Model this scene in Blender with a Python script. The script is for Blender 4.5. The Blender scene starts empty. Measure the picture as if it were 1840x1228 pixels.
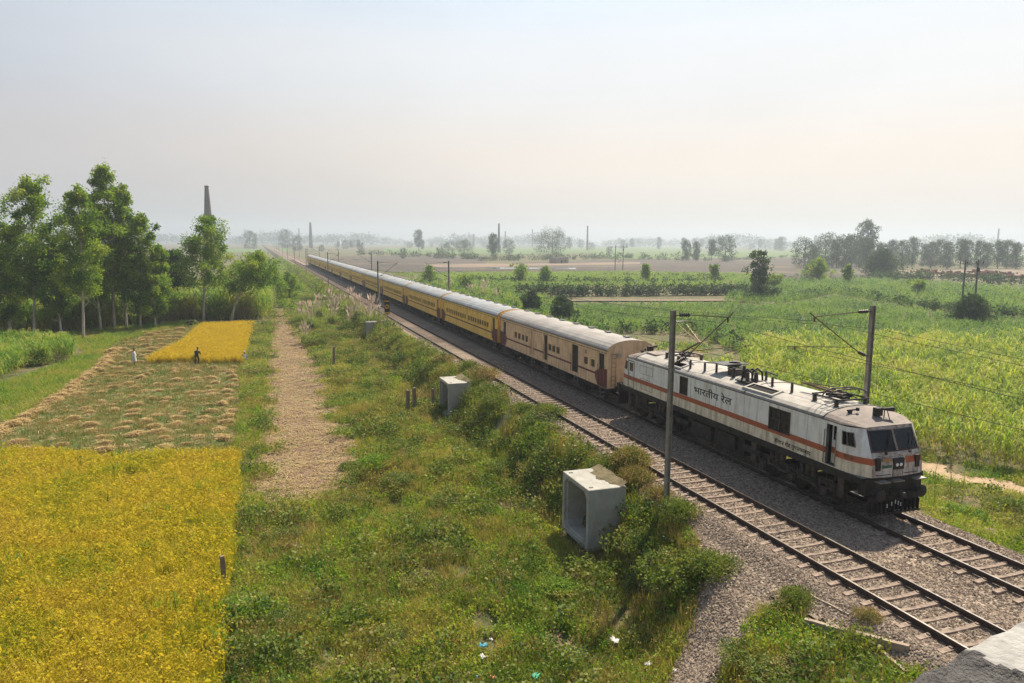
import bpy, bmesh, math, random
import numpy as np
from mathutils import Vector, Matrix

SC = bpy.context.scene
COL = SC.collection
RAD = math.radians

# ------------------------------------------------------------------ camera, world, sun, exposure
CAM_Z = 10.18
F_PX, PITCH, YAW, ROLL = 1316.17, .1349, .334, .0068      # solved from rails, mast feet and carriage ends
_f = Vector((math.sin(YAW)*math.cos(PITCH), math.cos(YAW)*math.cos(PITCH), -math.sin(PITCH)))
_r = Vector((math.cos(YAW), -math.sin(YAW), 0)); _u = _r.cross(_f)
R3 = _r*math.cos(ROLL)+_u*math.sin(ROLL); U3 = -_r*math.sin(ROLL)+_u*math.cos(ROLL); F3 = _f
cd = bpy.data.cameras.new('camera'); cam = bpy.data.objects.new('camera', cd); COL.objects.link(cam)
cd.sensor_width = 36.0; cd.lens = F_PX*36.0/1840.0; cd.clip_start = .1; cd.clip_end = 9000
mw = Matrix((R3, U3, -F3)).transposed().to_4x4(); mw.translation = (0, 0, CAM_Z); cam.matrix_world = mw
SC.camera = cam

SUN_DIR = Vector((.58, .50, 1.0)).normalized()
SUN_EL = math.asin(SUN_DIR.z); SUN_AZ = math.atan2(SUN_DIR.x, SUN_DIR.y)
VEIL = .625
W = bpy.data.worlds.new('World'); SC.world = W; W.use_nodes = True
wn = W.node_tree; wn.nodes.clear()
sky = wn.nodes.new('ShaderNodeTexSky'); sky.sky_type = 'NISHITA'; sky.sun_disc = False
sky.sun_elevation = SUN_EL; sky.sun_rotation = SUN_AZ
sky.altitude = 200; sky.air_density = 1.0; sky.dust_density = 7.0; sky.ozone_density = 1.0
# smoke haze veil over the clear sky: warm grey low down, bluer and thinner with height
tc = wn.nodes.new('ShaderNodeTexCoord'); sp = wn.nodes.new('ShaderNodeSeparateXYZ')
wn.links.new(tc.outputs['Generated'], sp.inputs[0])
rp = wn.nodes.new('ShaderNodeValToRGB'); re_ = rp.color_ramp.elements; rp.color_ramp.interpolation = 'EASE'
for _ in range(3): re_.new(.5)
for i, (p_, c_) in enumerate([(0.0, (.66, .62, .60)), (.10, (.72, .67, .64)), (.21, (.635, .675, .735)), (.35, (.48, .61, .79)), (.62, (.20, .27, .38))]):
    re_[i].position = p_; re_[i].color = (*c_, 1)
wn.links.new(sp.outputs['Z'], rp.inputs[0])
# the veil is bright towards the sun (forward scatter) and dimmed away from it to set the fill light
dp = wn.nodes.new('ShaderNodeVectorMath'); dp.operation = 'DOT_PRODUCT'
dp.inputs[1].default_value = SUN_DIR; wn.links.new(tc.outputs['Generated'], dp.inputs[0])
r2 = wn.nodes.new('ShaderNodeValToRGB'); e2 = r2.color_ramp.elements; e2.new(.3); e2.new(.6); e2.new(.8)
for i, (p_, c_) in enumerate([(0.0, (.56, .61, .69)), (.18, (.78, .81, .86)), (.38, (.91, .92, .95)), (.60, (1.28, 1.225, 1.145)), (.92, (1.66, 1.58, 1.46))]):
    e2[i].position = p_; e2[i].color = (*c_, 1)
wn.links.new(dp.outputs['Value'], r2.inputs[0])
vm = wn.nodes.new('ShaderNodeVectorMath'); vm.operation = 'MULTIPLY'
wn.links.new(rp.outputs[0], vm.inputs[0]); wn.links.new(r2.outputs[0], vm.inputs[1])
vs_ = wn.nodes.new('ShaderNodeVectorMath'); vs_.operation = 'SCALE'
wn.links.new(vm.outputs[0], vs_.inputs[0])
mpn = wn.nodes.new('ShaderNodeMapping'); mpn.inputs['Scale'].default_value = (1, 1, 3.2); wn.links.new(tc.outputs['Generated'], mpn.inputs[0])
hn = wn.nodes.new('ShaderNodeTexNoise'); hn.inputs['Scale'].default_value = 2.3; hn.inputs['Detail'].default_value = 5; hn.inputs['Roughness'].default_value = .5; wn.links.new(mpn.outputs[0], hn.inputs[0])
hm = wn.nodes.new('ShaderNodeMapRange'); hm.inputs[1].default_value = .3; hm.inputs[2].default_value = .7; hm.inputs[3].default_value = 9.5*VEIL; hm.inputs[4].default_value = 10.6*VEIL
wn.links.new(hn.outputs[0], hm.inputs[0]); wn.links.new(hm.outputs[0], vs_.inputs['Scale'])
mx = wn.nodes.new('ShaderNodeMixRGB'); mx.inputs[0].default_value = .90
wn.links.new(sky.outputs[0], mx.inputs[1]); wn.links.new(vs_.outputs[0], mx.inputs[2])
bg = wn.nodes.new('ShaderNodeBackground'); bg.inputs['Strength'].default_value = .10
wo = wn.nodes.new('ShaderNodeOutputWorld')
wn.links.new(mx.outputs[0], bg.inputs[0]); wn.links.new(bg.outputs[0], wo.inputs[0])

sl = bpy.data.lights.new('sun', 'SUN'); sl.energy = 5.0; sl.angle = RAD(.9); sl.color = (1.0, .90, .72)
so = bpy.data.objects.new('sun', sl); COL.objects.link(so)
so.rotation_euler = SUN_DIR.to_track_quat('Z', 'Y').to_euler(); so.location = (40, 30, 80)
SC.view_settings.view_transform = 'Standard'; SC.view_settings.look = 'None'
SC.view_settings.exposure = 0.64; SC.view_settings.gamma = 1
SC.cycles.use_denoising = True
SC.cycles.max_bounces = 6; SC.cycles.diffuse_bounces = 2; SC.cycles.glossy_bounces = 2
SC.cycles.transmission_bounces = 3; SC.cycles.transparent_max_bounces = 4; SC.cycles.volume_bounces = 0
SC.cycles.use_adaptive_sampling = True; SC.cycles.adaptive_threshold = .02

# ------------------------------------------------------------------ pixel -> world on a plane
def ray(px, py): return F3*F_PX + R3*(px-920) - U3*(py-614)
def at(px, py, z=-3.0):
    d = ray(px, py); t = (z-CAM_Z)/d.z; return Vector((d.x*t, d.y*t, z))
def atY(px, py, Y):
    d = ray(px, py); t = Y/d.y; return Vector((d.x*t, Y, CAM_Z+d.z*t))
_R = np.array(R3); _U = np.array(U3); _F = np.array(F3)
def prj(P):
    d = np.asarray(P, float)-np.array([0, 0, CAM_Z]); z = d@_F; zz = np.where(z > .5, z, .5)
    return 920+F_PX*(d@_R)/zz, 614-F_PX*(d@_U)/zz, z

# ------------------------------------------------------------------ terrain height
def sm(a, b, x):
    t = np.clip((x-a)/(b-a), 0, 1); return t*t*(3-2*t)
_rng = np.random.default_rng(5)
_wv = [(_rng.uniform(-1, 1, 2)*s, _rng.uniform(0, 6.28), a) for s, a in
       [(.35, .10), (.5, .09), (.8, .07), (1.3, .06), (2.1, .04), (.2, .12), (3.3, .03), (4.6, .02)]]
def bumps(x, y):
    r = 0
    for k, p, a in _wv: r = r+a*np.sin(k[0]*x+k[1]*y+p)
    return r
def zt(x, y):
    x = np.asarray(x, float); y = np.asarray(y, float)
    sh = 4.2*(1-sm(14.5, 22.5, y))            # the bank spreads where it meets the bridge
    z = -3.0+0*x
    up = sm(12.4-sh, 15.1-.25*sh, x)
    z = z+up*2.35                              # bank shoulder at -0.65
    z = z+sm(15.1, 16.1, x)*.40                # ballast edge up to -0.25
    z = z-.10*np.exp(-((x-19.87)/.7)**2)
    z = z-sm(24.0, 25.4, x)*.75
    z = z-sm(25.6, 33.0, x)*2.03
    wild = sm(2.0, 6, x)*(1-sm(14.2, 15.2, x))+sm(26, 28, x)*(1-sm(38, 44, x))
    z = z+bumps(x, y)*(.08+1.0*wild)
    z = z+.30*sm(6, 8, x)*(1-sm(11, 13.5, x))*sm(20, 30, y)
    # cut bank and sunken dark ditch beyond the young cane
    return z
def ztrack(x, y):
    return zt(x, y)

# ------------------------------------------------------------------ materials
def nt(m): m.use_nodes = True; m.node_tree.nodes.clear(); return m.node_tree
def mat(name, col, col2=None, rough=.7, metal=0., nscale=3., ndet=6., mixpos=(.4, .65), bump=0., bscale=30., stretch=(1, 1, 1),
        dirt=None, dscale=1.5, dpos=(.5, .75), dstretch=(1, 1, 1), spec=.3, coat=0.):
    m = bpy.data.materials.new(name); t = nt(m); N = t.nodes; L = t.links
    out = N.new('ShaderNodeOutputMaterial'); b = N.new('ShaderNodeBsdfPrincipled')
    b.inputs['Roughness'].default_value = rough; b.inputs['Metallic'].default_value = metal
    b.inputs['Specular IOR Level'].default_value = spec; b.inputs['Coat Weight'].default_value = coat
    L.new(b.outputs[0], out.inputs[0])
    g = N.new('ShaderNodeTexCoord')
    def noise(scale, st, det=ndet):
        mp = N.new('ShaderNodeMapping'); mp.inputs['Scale'].default_value = st
        L.new(g.outputs['Object'], mp.inputs[0])
        n = N.new('ShaderNodeTexNoise'); n.inputs['Scale'].default_value = scale; n.inputs['Detail'].default_value = det
        n.inputs['Roughness'].default_value = .62
        L.new(mp.outputs[0], n.inputs[0]); return n
    c = None
    b.inputs['Base Color'].default_value = (*col, 1)
    if col2 is not None:
        n = noise(nscale, stretch); r = N.new('ShaderNodeMapRange')
        r.inputs[1].default_value, r.inputs[2].default_value = mixpos
        L.new(n.outputs[0], r.inputs[0])
        x = N.new('ShaderNodeMixRGB'); x.inputs[1].default_value = (*col, 1); x.inputs[2].default_value = (*col2, 1)
        L.new(r.outputs[0], x.inputs[0]); c = x.outputs[0]
    if dirt is not None:
        n = noise(dscale, dstretch); r = N.new('ShaderNodeMapRange')
        r.inputs[1].default_value, r.inputs[2].default_value = dpos
        L.new(n.outputs[0], r.inputs[0])
        x = N.new('ShaderNodeMixRGB'); x.inputs[1].default_value = (*col, 1); x.inputs[2].default_value = (*dirt, 1)
        if c: L.new(c, x.inputs[1])
        L.new(r.outputs[0], x.inputs[0]); c = x.outputs[0]
    if c: L.new(c, b.inputs['Base Color'])
    if bump:
        n = noise(bscale, (1, 1, 1), 4); u = N.new('ShaderNodeBump'); u.inputs['Strength'].default_value = bump
        u.inputs['Distance'].default_value = .03
        L.new(n.outputs[0], u.inputs['Height']); L.new(u.outputs[0], b.inputs['Normal'])
    return m

def leafmat(name, cols, trans=.35, cscale=.35, camt=.35, rough=.65, tint=(1.15, 1.25, .5)):
    """foliage: each leaf takes its own hue from attribute rnd, whole clumps drift in hue"""
    m = bpy.data.materials.new(name); t = nt(m); N = t.nodes; L = t.links
    out = N.new('ShaderNodeOutputMaterial')
    a = N.new('ShaderNodeAttribute'); a.attribute_name = 'rnd'
    g = N.new('ShaderNodeTexCoord'); n = N.new('ShaderNodeTexNoise'); n.inputs['Scale'].default_value = cscale
    n.inputs['Detail'].default_value = 5; n.inputs['Roughness'].default_value = .6
    L.new(g.outputs['Object'], n.inputs[0])
    k = N.new('ShaderNodeMapRange'); k.inputs[1].default_value = .35; k.inputs[2].default_value = .65
    k.inputs[3].default_value = -camt; k.inputs[4].default_value = camt; L.new(n.outputs[0], k.inputs[0])
    ad = N.new('ShaderNodeMath'); ad.use_clamp = True; L.new(a.outputs['Fac'], ad.inputs[0]); L.new(k.outputs[0], ad.inputs[1])
    r = N.new('ShaderNodeValToRGB'); e = r.color_ramp.elements
    while len(e) < len(cols): e.new(.5)
    for i, c in enumerate(cols): e[i].position = i/(len(cols)-1); e[i].color = (*c, 1)
    L.new(ad.outputs[0], r.inputs[0])
    d = N.new('ShaderNodeBsdfPrincipled'); d.inputs['Roughness'].default_value = rough
    d.inputs['Specular IOR Level'].default_value = .25
    L.new(r.outputs[0], d.inputs['Base Color'])
    tr = N.new('ShaderNodeBsdfTranslucent')
    tm = N.new('ShaderNodeVectorMath'); tm.operation = 'MULTIPLY'; tm.inputs[1].default_value = tint
    L.new(r.outputs[0], tm.inputs[0]); L.new(tm.outputs[0], tr.inputs[0])
    x = N.new('ShaderNodeMixShader'); x.inputs[0].default_value = trans
    L.new(d.outputs[0], x.inputs[1]); L.new(tr.outputs[0], x.inputs[2]); L.new(x.outputs[0], out.inputs[0])
    return m

# ------------------------------------------------------------------ object helpers
def tag(o, label=None, cat=None, group=None, kind=None):
    if label: o['label'] = label
    if cat: o['category'] = cat
    if group: o['group'] = group
    if kind: o['kind'] = kind
    return o
def empty(name, loc=(0, 0, 0), rz=0., label=None, cat=None, group=None, kind=None):
    o = bpy.data.objects.new(name, None); COL.objects.link(o); o.location = loc; o.rotation_euler = (0, 0, rz)
    o.empty_display_size = .3
    return tag(o, label, cat, group, kind)
def copy_tree(o, parent=None):
    c = o.copy(); COL.objects.link(c); c.parent = parent
    for ch in list(o.children): copy_tree(ch, c)
    return c

class MB:
    """collects shapes for ONE mesh object"""
    def __init__(s): s.v = []; s.f = []; s.m = []; s.sm = []
    def add(s, vs, fs, mi=0, smooth=False):
        o = len(s.v); s.v += [tuple(p) for p in vs]; s.f += [tuple(i+o for i in q) for q in fs]
        s.m += [mi]*len(fs); s.sm += [smooth]*len(fs); return s
    def box(s, c, d, mi=0, rz=0., M=None, taper=1.):
        x, y, z = d[0]/2, d[1]/2, d[2]/2
        P = [Vector((a*x*(taper if e > 0 else 1), b*y*(taper if e > 0 else 1), e*z)) for e in (-1, 1) for b in (-1, 1) for a in (-1, 1)]
        if rz: Q = Matrix.Rotation(rz, 3, 'Z'); P = [Q@p for p in P]
        if M is not None: P = [M@p for p in P]
        c = Vector(c)
        return s.add([p+c for p in P], [(0, 2, 3, 1), (4, 5, 7, 6), (0, 1, 5, 4), (2, 6, 7, 3), (1, 3, 7, 5), (0, 4, 6, 2)], mi)
    def b2(s, a, b, mi=0):
        return s.box([(a[i]+b[i])/2 for i in range(3)], [abs(b[i]-a[i]) for i in range(3)], mi)
    def tube(s, p, q, r, r2=None, n=8, mi=0, cap=True):
        p = Vector(p); q = Vector(q); r2 = r if r2 is None else r2; d = (q-p)
        if d.length < 1e-6: return s
        Q = d.to_track_quat('Z', 'Y').to_matrix(); vs = []
        for (c, rr) in ((p, r), (q, r2)):
            for i in range(n):
                a = 2*math.pi*i/n; vs.append(c+Q@Vector((rr*math.cos(a), rr*math.sin(a), 0)))
        fs = [(i, (i+1) % n, n+(i+1) % n, n+i) for i in range(n)]
        s.add(vs, fs, mi, n > 6)
        if cap: s.add(vs[:n], [tuple(reversed(range(n)))], mi); s.add(vs[n:], [tuple(range(n))], mi)
        return s
    def path(s, pts, rs, n=8, mi=0):
        """tapered tube through points"""
        pts = [Vector(p) for p in pts]; vs = []
        for i, p in enumerate(pts):
            d = (pts[min(i+1, len(pts)-1)]-pts[max(i-1, 0)]); Q = d.to_track_quat('Z', 'Y').to_matrix()
            r = rs[i] if hasattr(rs, '__len__') else rs
            for k in range(n):
                a = 2*math.pi*k/n; vs.append(p+Q@Vector((r*math.cos(a), r*math.sin(a), 0)))
        fs = []
        for i in range(len(pts)-1):
            for k in range(n): fs.append((i*n+k, i*n+(k+1) % n, (i+1)*n+(k+1) % n, (i+1)*n+k))
        s.add(vs, fs, mi, True); s.add(vs[:n], [tuple(reversed(range(n)))], mi); s.add(vs[-n:], [tuple(range(n))], mi)
        return s
    def lathe(s, prof, c=(0, 0, 0), n=12, mi=0, axis='Z'):
        vs = []; c = Vector(c)
        for (r, h) in prof:
            for k in range(n):
                a = 2*math.pi*k/n; x, y = r*math.cos(a), r*math.sin(a)
                p = {'Z': (x, y, h), 'Y': (x, h, y), 'X': (h, x, y)}[axis]; vs.append(c+Vector(p))
        fs = []
        for i in range(len(prof)-1):
            for k in range(n): fs.append((i*n+k, i*n+(k+1) % n, (i+1)*n+(k+1) % n, (i+1)*n+k))
        s.add(vs, fs, mi, True); s.add(vs[:n], [tuple(reversed(range(n)))], mi); s.add(vs[-n:], [tuple(range(n))], mi)
        return s
    def quad(s, a, b, c, d, mi=0): return s.add([a, b, c, d], [(0, 1, 2, 3)], mi)
    def build(s, name, mats, parent=None, label=None):
        me = bpy.data.meshes.new(name); me.from_pydata(s.v, [], s.f)
        for m in (mats if isinstance(mats, (list, tuple)) else [mats]): me.materials.append(m)
        me.polygons.foreach_set('material_index', s.m); me.polygons.foreach_set('use_smooth', s.sm)
        me.update(); o = bpy.data.objects.new(name, me); COL.objects.link(o); o.parent = parent
        if label: o['label'] = label
        return o
def wall_grid(mb, X, ys, zs, holes, mats, depth=.12, sgn=-1, skip=(), rmi=None):
    """vertical wall in the plane x=X made of cells; cells inside a hole are left open, with reveals going inward"""
    def inh(yc, zc): return any(h[0] < yc < h[1] and h[2] < zc < h[3] for h in holes)
    for i in range(len(ys)-1):
        for j in range(len(zs)-1):
            if inh((ys[i]+ys[i+1])/2, (zs[j]+zs[j+1])/2): continue
            a, b, c, d = (X, ys[i], zs[j]), (X, ys[i+1], zs[j]), (X, ys[i+1], zs[j+1]), (X, ys[i], zs[j+1])
            mb.quad(*((d, c, b, a) if sgn < 0 else (a, b, c, d)), mi=mats[j])
    for (y0, y1, z0, z1) in holes:
        Xi = X-sgn*depth; P = [(y0, z0), (y1, z0), (y1, z1), (y0, z1)]
        for k in range(4):
            (ya, za), (yb, zb) = P[k], P[(k+1) % 4]
            mb.quad((X, ya, za), (X, yb, zb), (Xi, yb, zb), (Xi, ya, za), mi=mats[0] if rmi is None else rmi)
def cuts(lo, hi, holes, a, b, extra=()):
    return sorted(set([lo, hi]+[h[a] for h in holes]+[h[b] for h in holes]+list(extra)))
def font_text(body, name, size, m, parent, origin, xdir, updir, bold=0., sx=1., center=False):
    cu = bpy.data.curves.new('lettering', 'FONT'); cu.body = body; cu.size = size; cu.extrude = .0015; cu.offset = bold
    if center: cu.align_x = 'CENTER'
    t = bpy.data.objects.new('lettering', cu); COL.objects.link(t)
    dg = bpy.context.evaluated_depsgraph_get(); me = bpy.data.meshes.new_from_object(t.evaluated_get(dg))
    bpy.data.objects.remove(t)
    xd = Vector(xdir).normalized()*sx; ud = Vector(updir).normalized(); nd = xd.normalized().cross(ud)
    M = Matrix((xd, ud, nd)).transposed().to_4x4(); M.translation = origin; me.transform(M)
    me.materials.clear(); me.materials.append(m); me.name = name
    o = bpy.data.objects.new(name, me); COL.objects.link(o); o.parent = parent
    return o

def tri_mesh(name, V, T, m, rnd=None, smooth=False):
    """fast mesh from numpy arrays of vertices and triangles"""
    me = bpy.data.meshes.new(name); nv, ntri = len(V), len(T)
    me.vertices.add(nv); me.vertices.foreach_set('co', np.ascontiguousarray(V, np.float32).ravel())
    me.loops.add(ntri*3); me.loops.foreach_set('vertex_index', np.ascontiguousarray(T, np.int32).ravel())
    me.polygons.add(ntri); me.polygons.foreach_set('loop_start', np.arange(0, ntri*3, 3, dtype=np.int32))
    me.polygons.foreach_set('loop_total', np.full(ntri, 3, np.int32))
    if smooth: me.polygons.foreach_set('use_smooth', np.ones(ntri, bool))
    me.materials.append(m)
    if rnd is not None:
        at_ = me.attributes.new('rnd', 'FLOAT', 'POINT'); at_.data.foreach_set('value', np.asarray(rnd, np.float32))
    me.update(calc_edges=True)
    return me
def link_mesh(name, me, parent=None):
    o = bpy.data.objects.new(name, me); COL.objects.link(o); o.parent = parent; return o

# ------------------------------------------------------------------ plant prototypes (numpy)
def p_blades(rng, n, h, w, lean=.5, spread=.08, segs=3, hv=.3, droop=.5):
    V = []; T = []; Rn = []
    for _ in range(n):
        a = rng.uniform(0, 6.283); hh = h*rng.uniform(1-hv, 1+hv); ww = w*rng.uniform(.7, 1.3)
        bx, by = rng.normal(0, spread, 2); ln = rng.uniform(.15, 1)*lean*hh; dr = rng.uniform(.2, 1)*droop*hh
        dx, dy = math.cos(a), math.sin(a); tw = a+math.pi/2+rng.uniform(-.5, .5); wx, wy = math.cos(tw), math.sin(tw)
        o = len(V); rr = rng.uniform(0, 1)
        for s in range(segs+1):
            t = s/segs; z = hh*(t-0)*(1)-dr*t**3; r_ = ln*t**1.6; hw = ww/2*(1-t)**.6 if s < segs else 0
            c = np.array([bx+dx*r_, by+dy*r_, z])
            if s < segs: V += [c-np.array([wx, wy, 0])*hw, c+np.array([wx, wy, 0])*hw]
            else: V.append(c)
        for s in range(segs-1): T += [(o+2*s, o+2*s+1, o+2*s+3), (o+2*s, o+2*s+3, o+2*s+2)]
        T.append((o+2*segs-2, o+2*segs-1, o+2*segs)); Rn += [rr]*(2*segs+1)
    return np.array(V), np.array(T), np.array(Rn)
def p_leaves(rng, n, rx, rz, size, zc=None, shell=.0, elong=1.8, flat=.0, ex=.45):
    """n leaves (two triangles each) spread through an ellipsoid"""
    d = rng.normal(size=(n, 3)); d /= np.linalg.norm(d, axis=1)[:, None]
    r = (shell+(1-shell)*rng.random(n))**ex
    P = d*r[:, None]*np.array([rx, rx, rz]); P[:, 2] += rz if zc is None else zc
    a = rng.normal(size=(n, 3))+d*.8; a[:, 2] = a[:, 2]*(1-flat)-.15; a /= np.linalg.norm(a, axis=1)[:, None]
    b = np.cross(a, rng.normal(size=(n, 3))); b /= np.linalg.norm(b, axis=1)[:, None]
    s = size*rng.uniform(.6, 1.35, n)[:, None]
    V = np.empty((n, 4, 3)); V[:, 0] = P; V[:, 1] = P+a*s*.5*elong*.5+b*s*.32; V[:, 2] = P+a*s*elong*.5; V[:, 3] = P+a*s*.5*elong*.5-b*s*.32
    i = np.arange(n)*4; T = np.concatenate([np.stack([i, i+1, i+2], 1), np.stack([i, i+2, i+3], 1)])
    return V.reshape(-1, 3), T, np.repeat(rng.random(n), 4)
def p_cane(rng, h, n=9, w=.07):
    V = []; T = []; Rn = []
    def strip(c0, dirx, diry, L, up, w, rr, segs=4):
        o = len(V); tx, ty = -diry, dirx
        for s in range(segs+1):
            t = s/segs; r_ = L*(.75*t); z = c0[2]+up*L*(t*1.25-t*t*1.15); hw = w/2*(1-t)**.7
            c = np.array([c0[0]+dirx*r_, c0[1]+diry*r_, z])
            if s < segs: V.extend([c-np.array([tx, ty, 0])*hw, c+np.array([tx, ty, 0])*hw])
            else: V.append(c)
        for s in range(segs-1): T.extend([(o+2*s, o+2*s+1, o+2*s+3), (o+2*s, o+2*s+3, o+2*s+2)])
        T.append((o+2*segs-2, o+2*segs-1, o+2*segs)); Rn.extend([rr]*(2*segs+1))
    for _ in range(n):
        a = rng.uniform(0, 6.283); z0 = h*rng.uniform(.15, .75); b = rng.normal(0, .10, 2)
        low = z0 < h*.3
        strip((b[0], b[1], z0), math.cos(a), math.sin(a), h*rng.uniform(.22, .48), rng.uniform(.7, 1.9), w*rng.uniform(.7, 1.3),
              (rng.uniform(.75, 1) if low and rng.random() < .5 else rng.uniform(0, .8)))
    for _ in range(2):
        a = rng.uniform(0, 6.283); b = rng.normal(0, .08, 2); o = len(V); l = rng.normal(0, .1, 2)
        V.extend([np.array([b[0]-.02, b[1], 0]), np.array([b[0]+.02, b[1], 0]), np.array([b[0]+l[0], b[1]+l[1], h*.75])]); T.append((o, o+1, o+2)); Rn.extend([.85]*3)
    return np.array(V), np.array(T), np.array(Rn)
def merge(ps):
    V = []; T = []; Rn = []; o = 0
    for v, t, r in ps: V.append(v); T.append(t+o); Rn.append(r); o += len(v)
    return np.concatenate(V), np.concatenate(T), np.concatenate(Rn)
def p_rice(rng):
    a = p_blades(rng, 13, .95, .028, lean=.40, spread=.10, segs=3, hv=.12, droop=.3); a = (a[0], a[1], a[2]*.75)
    V = []; T = []; R_ = []
    for _ in range(6):
        an = rng.uniform(0, 6.283); r0 = abs(rng.normal(0, .12)); z = rng.uniform(.66, .95); d = np.array([math.cos(an), math.sin(an), 0]); L = rng.uniform(.10, .20)
        p = np.array([rng.normal(0, .09), rng.normal(0, .09), z])+d*r0*.4; m = p+d*L*.55+np.array([0, 0, .02]); q = p+d*L*.95+np.array([0, 0, -L*rng.uniform(.3, .8)])
        t = an+1.57+rng.normal(0, .5); w = np.array([math.cos(t), math.sin(t), rng.normal(0, .3)])*.014; o = len(V)
        V += [p, m-w, q, m+w]; T += [(o, o+1, o+2), (o, o+2, o+3)]; R_ += [rng.uniform(.45, 1)]*4
    return merge([a, (np.array(V), np.array(T), np.array(R_))])
def moved(p, off, s=1., rz=0., lean=(0, 0)):
    v, t, r = p; c, sn = math.cos(rz), math.sin(rz)
    v = v*s; v = np.stack([v[:, 0]*c-v[:, 1]*sn, v[:, 0]*sn+v[:, 1]*c, v[:, 2]], 1)
    v[:, 0] += lean[0]*v[:, 2]; v[:, 1] += lean[1]*v[:, 2]
    return v+np.array(off), t, r

def scatter(P, protos, rng, smin=.8, smax=1.2, lean=.12, scl=None, rv=.25, zs=None):
    """P: N x 3 base points -> merged arrays"""
    N = len(P); which = rng.integers(0, len(protos), N); Vs = []; Ts = []; Rs = []; off = 0
    S = rng.uniform(smin, smax, N)*(1 if scl is None else scl)
    for k, (v, t, r) in enumerate(protos):
        idx = np.nonzero(which == k)[0]; n = len(idx)
        if n == 0: continue
        a = rng.uniform(0, 6.283, n); c, s = np.cos(a)[:, None], np.sin(a)[:, None]; sc = S[idx][:, None]
        x = (v[None, :, 0]*c-v[None, :, 1]*s)*sc; y = (v[None, :, 0]*s+v[None, :, 1]*c)*sc; z = v[None, :, 2]*sc
        if zs is not None: z = z*zs[idx][:, None]
        lx = rng.normal(0, lean, n)[:, None]; ly = rng.normal(0, lean, n)[:, None]
        X = np.stack([x+lx*z+P[idx, 0][:, None], y+ly*z+P[idx, 1][:, None], z+P[idx, 2][:, None]], -1)
        Vs.append(X.reshape(-1, 3)); m = len(v)
        Ts.append((t[None]+(np.arange(n)*m)[:, None, None]+off).reshape(-1, 3)); off += n*m
        Rs.append(np.clip(r[None]*(1-rv)+rng.uniform(0, rv, n)[:, None], 0, 1).reshape(-1))
    return np.concatenate(Vs), np.concatenate(Ts), np.concatenate(Rs)
def inpoly(x, y, poly):
    r = np.zeros(len(x), bool); n = len(poly); j = n-1
    for i in range(n):
        xi, yi = poly[i][:2]; xj, yj = poly[j][:2]
        c = ((yi > y) != (yj > y)) & (x < (xj-xi)*(y-yi)/(yj-yi+1e-12)+xi); r ^= c; j = i
    return r
def sample(poly, dens, rng, z0=40., p=1.3, margin=160, topz=1.5, zf=zt, mask=None, dmin=0):
    """points in a polygon; dens per m2 up to z0 metres away, thinning beyond; returns points and size gain"""
    A = np.array([q[:2] for q in poly]); lo, hi = A.min(0), A.max(0)
    out = []; gain = []; ny = max(1, int((hi[1]-lo[1])/20)+1); nx = max(1, int((hi[0]-lo[0])/20)+1)
    for a in range(nx):
        for b in range(ny):
            x0, x1 = lo[0]+(hi[0]-lo[0])*a/nx, lo[0]+(hi[0]-lo[0])*(a+1)/nx
            y0, y1 = lo[1]+(hi[1]-lo[1])*b/ny, lo[1]+(hi[1]-lo[1])*(b+1)/ny
            dm = max(1., math.hypot((x0+x1)/2, (y0+y1)/2)-14)
            dd = dens*min(1, (z0/dm)**p)*1.35 if dm > z0 else dens
            n = rng.poisson(dd*(x1-x0)*(y1-y0))
            if n == 0: continue
            x = rng.uniform(x0, x1, n); y = rng.uniform(y0, y1, n)
            k = inpoly(x, y, poly); x, y = x[k], y[k]
            if len(x) == 0: continue
            z = zf(x, y); u, v, d = prj(np.stack([x, y, z], 1)); u2, v2, _ = prj(np.stack([x, y, z+topz], 1))
            keep = (d > 4) & (u > -margin) & (u < 1840+margin) & (v2 < 1228+margin) & (v > -50)
            dens_here = dens*np.minimum(1, (z0/np.maximum(d, 1))**p)
            keep &= rng.random(len(x)) < dens_here/dd
            if mask is not None: keep &= mask(x, y, rng)
            x, y, z, d = x[keep], y[keep], z[keep], d[keep]
            out.append(np.stack([x, y, z], 1)); gain.append(np.maximum(1, (d/z0)**(p*.42)))
    if not out: return np.zeros((0, 3)), np.zeros(0)
    return np.concatenate(out), np.concatenate(gain)
def veg(name, poly, dens, protos, m, seed, label=None, cat=None, kind='stuff', lean=.12, smin=.8, smax=1.2, rv=.25, zoff=0., gw=1., **kw):
    rng = np.random.default_rng(seed); P, g = sample(poly, dens, rng, **kw)
    P[:, 2] += zoff
    V, T, Rn = scatter(P, protos, rng, smin, smax, lean, g, rv, zs=1/g**.8)
    o = link_mesh(name, tri_mesh(name, V, T, m, Rn)); tag(o, label, cat, None, kind)
    print('VEG', name, len(P), 'plants', len(T), 'tris'); return o
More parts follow.
